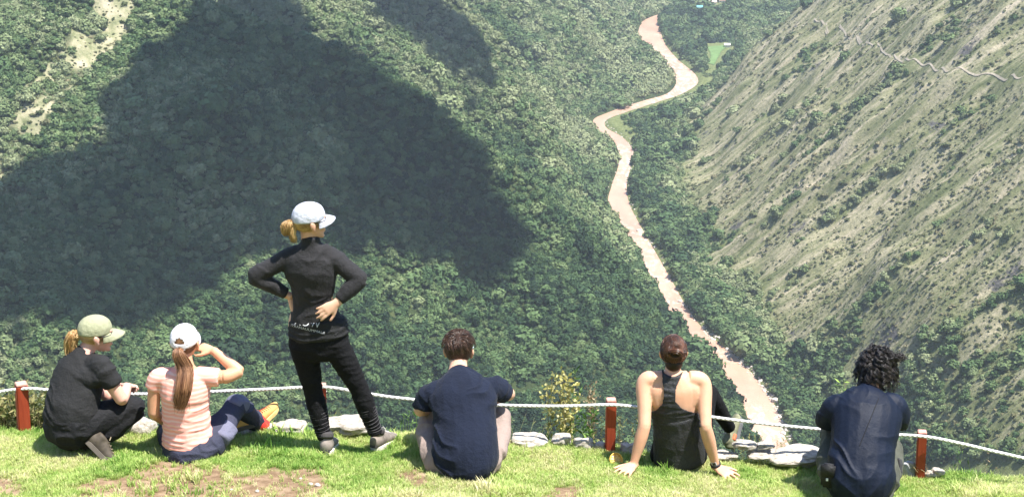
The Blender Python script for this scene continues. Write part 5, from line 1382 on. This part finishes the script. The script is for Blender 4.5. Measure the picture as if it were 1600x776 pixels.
F.tube([(a(1306, 672, .30), .085), (a(1297, 705, .2), .075), (a(1300, 740, .08), .08), (a(1318, 765, .02), .06)], cap=.4)
F.tube([(a(1392, 700, .34), .085), (a(1394, 730, .24), .07), (a(1388, 757, .08), .06)], cap=.4)
link('trousers', F.mesh('trousers', .0075, 4, folds(.013, 9, 9, 8, 64)), SAG, Fp)
F = Flesh(); F.tube([(a(1404, 718, .22), .020, .05), (a(1404, 738, .22), .022, .05)], cap=.5); link('side_pocket', F.mesh('side_pocket', .006, 2, folds(.006, 20, 20, 20, 65)), simple('dark_pocket', (.04, .04, .042), .8), Fp)
for t, q in ((L1, -1), (R1, 1)):
    h_ = Vector((t[2].x, t[2].y - .04, g(t[2].x, t[2].y) + .005)); shoe(h_, h_ + Vector((q * .05, .2, -.03)), (0, 0, 1), Fp, BR, DSO, LACE)
r = np.random.default_rng(77); P = []                              # loose curls, in locks
for _ in range(300):
    u = r.normal(size=3); u /= np.linalg.norm(u)
    if (u[1] > .45 and u[2] < .45) or u[2] < -.6: continue
    out = u.copy(); L = r.uniform(.06, .125) * (1.2 if u[2] < .2 else .8); n = 26; ph0 = r.uniform(0, 6.28); cr = r.uniform(.010, .019); fr_ = r.uniform(11, 20)
    lift = r.uniform(.7, 1.5)
    a1 = np.cross(out, [.3, .2, 1]); a1 /= np.linalg.norm(a1); a2 = np.cross(out, a1)
    for q_ in range(13):
        b = on_skull(H, u, hk, 1.0) + r.normal(0, .004, 3); p = b * 1.0; q = []; ph = ph0 + r.normal(0, .35); c_r = cr * r.uniform(.75, 1.2)
        for t in np.linspace(0, 1, n):
            q.append(p + c_r * min(1, t * 4) * (a1 * math.cos(ph + fr_ * t) + (a2 * .6 + out * .7) * math.sin(ph + fr_ * t)))
            dd = out * lift * max(0, 1 - t * 2.0) + V3(u[0] * .3, -.15 * (u[1] < 0), -1) * (.25 + 1.3 * t)
            dd += np.cross(np.cross(out, [0, 0, -1]), out) * .4; dd /= np.linalg.norm(dd); p = p + dd * L / n
            c_ = (p - V3(*SKULL_C) * hk) / (V3(*SKULL_R) * hk * 1.10); l_ = np.linalg.norm(c_)
            if l_ < 1: p = V3(*SKULL_C) * hk + c_ / l_ * V3(*SKULL_R) * hk * 1.10
        P.append(np.array([H @ Vector(v) for v in q]))
for _ in range(170):                                               # half up knot that sticks out to the right
    c0 = V3(.055, -.055, .085) * hk; e0 = V3(.135, -.03, .082) * hk; t = r.random(); c = c0 * (1 - t) + e0 * t + r.normal(0, .013, 3); rad = r.uniform(.008, .022); ph = r.uniform(0, 6.28); ax1 = r.normal(size=3); ax1 /= np.linalg.norm(ax1); ax2 = np.cross(ax1, r.normal(size=3)); ax2 /= np.linalg.norm(ax2)
    P.append(np.array([H @ Vector(c + rad * (ax1 * math.cos(ph + w) + ax2 * math.sin(ph + w)) + (e0 - c0) * .02 * w) for w in np.linspace(0, 6.5, 20)]))
hair_obj(P, .0013, hairm((.004, .0035, .0035), (.085, .07, .065), .30), Fp)
F = Flesh(); F.ell(H, (0, -.022, .026), (.086 * hk, .098 * hk, .096 * hk)); F.ell(H, (0, -.045, -.05), (.07, .062, .06)); F.ell(H, (.065, -.05, .075), (.04, .035, .035))
link('scalp', F.mesh('scalp', .005, 3, folds(.010, 30, 30, 30, 71)), simple('black_hair_base', (.008, .007, .007), .5), Fp)

# belt pouch hanging at his left side
pc = a(1294, 742, -.04); fm = frame(pc, (-.35, -.9, -.1)); pe = empty('belt_pouch', pc); tag(pe, 'small black belt pouch with white zip tag at the hip of the curly haired man', 'pouch')
BLP = cloth('black_nylon', (.015, .015, .017), .6, .4)
bm = bmesh.new(); box_bm(bm, (0, 0, 0), (.085, .045, .17), 0, .014); bm.transform(fm); bm_obj('pouch_body', bm, BLP, pe, True)
bm = bmesh.new(); box_bm(bm, (0, .024, .045), (.088, .012, .085), 0, .005); bm.transform(fm); bm_obj('flap', bm, BLP, pe, True)
bm = bmesh.new(); box_bm(bm, (0, .034, -.010), (.014, .004, .020), .3, .001); bm.transform(fm); bm_obj('zip_tag', bm, simple('white_tag', (.8, .8, .8), .5), pe)
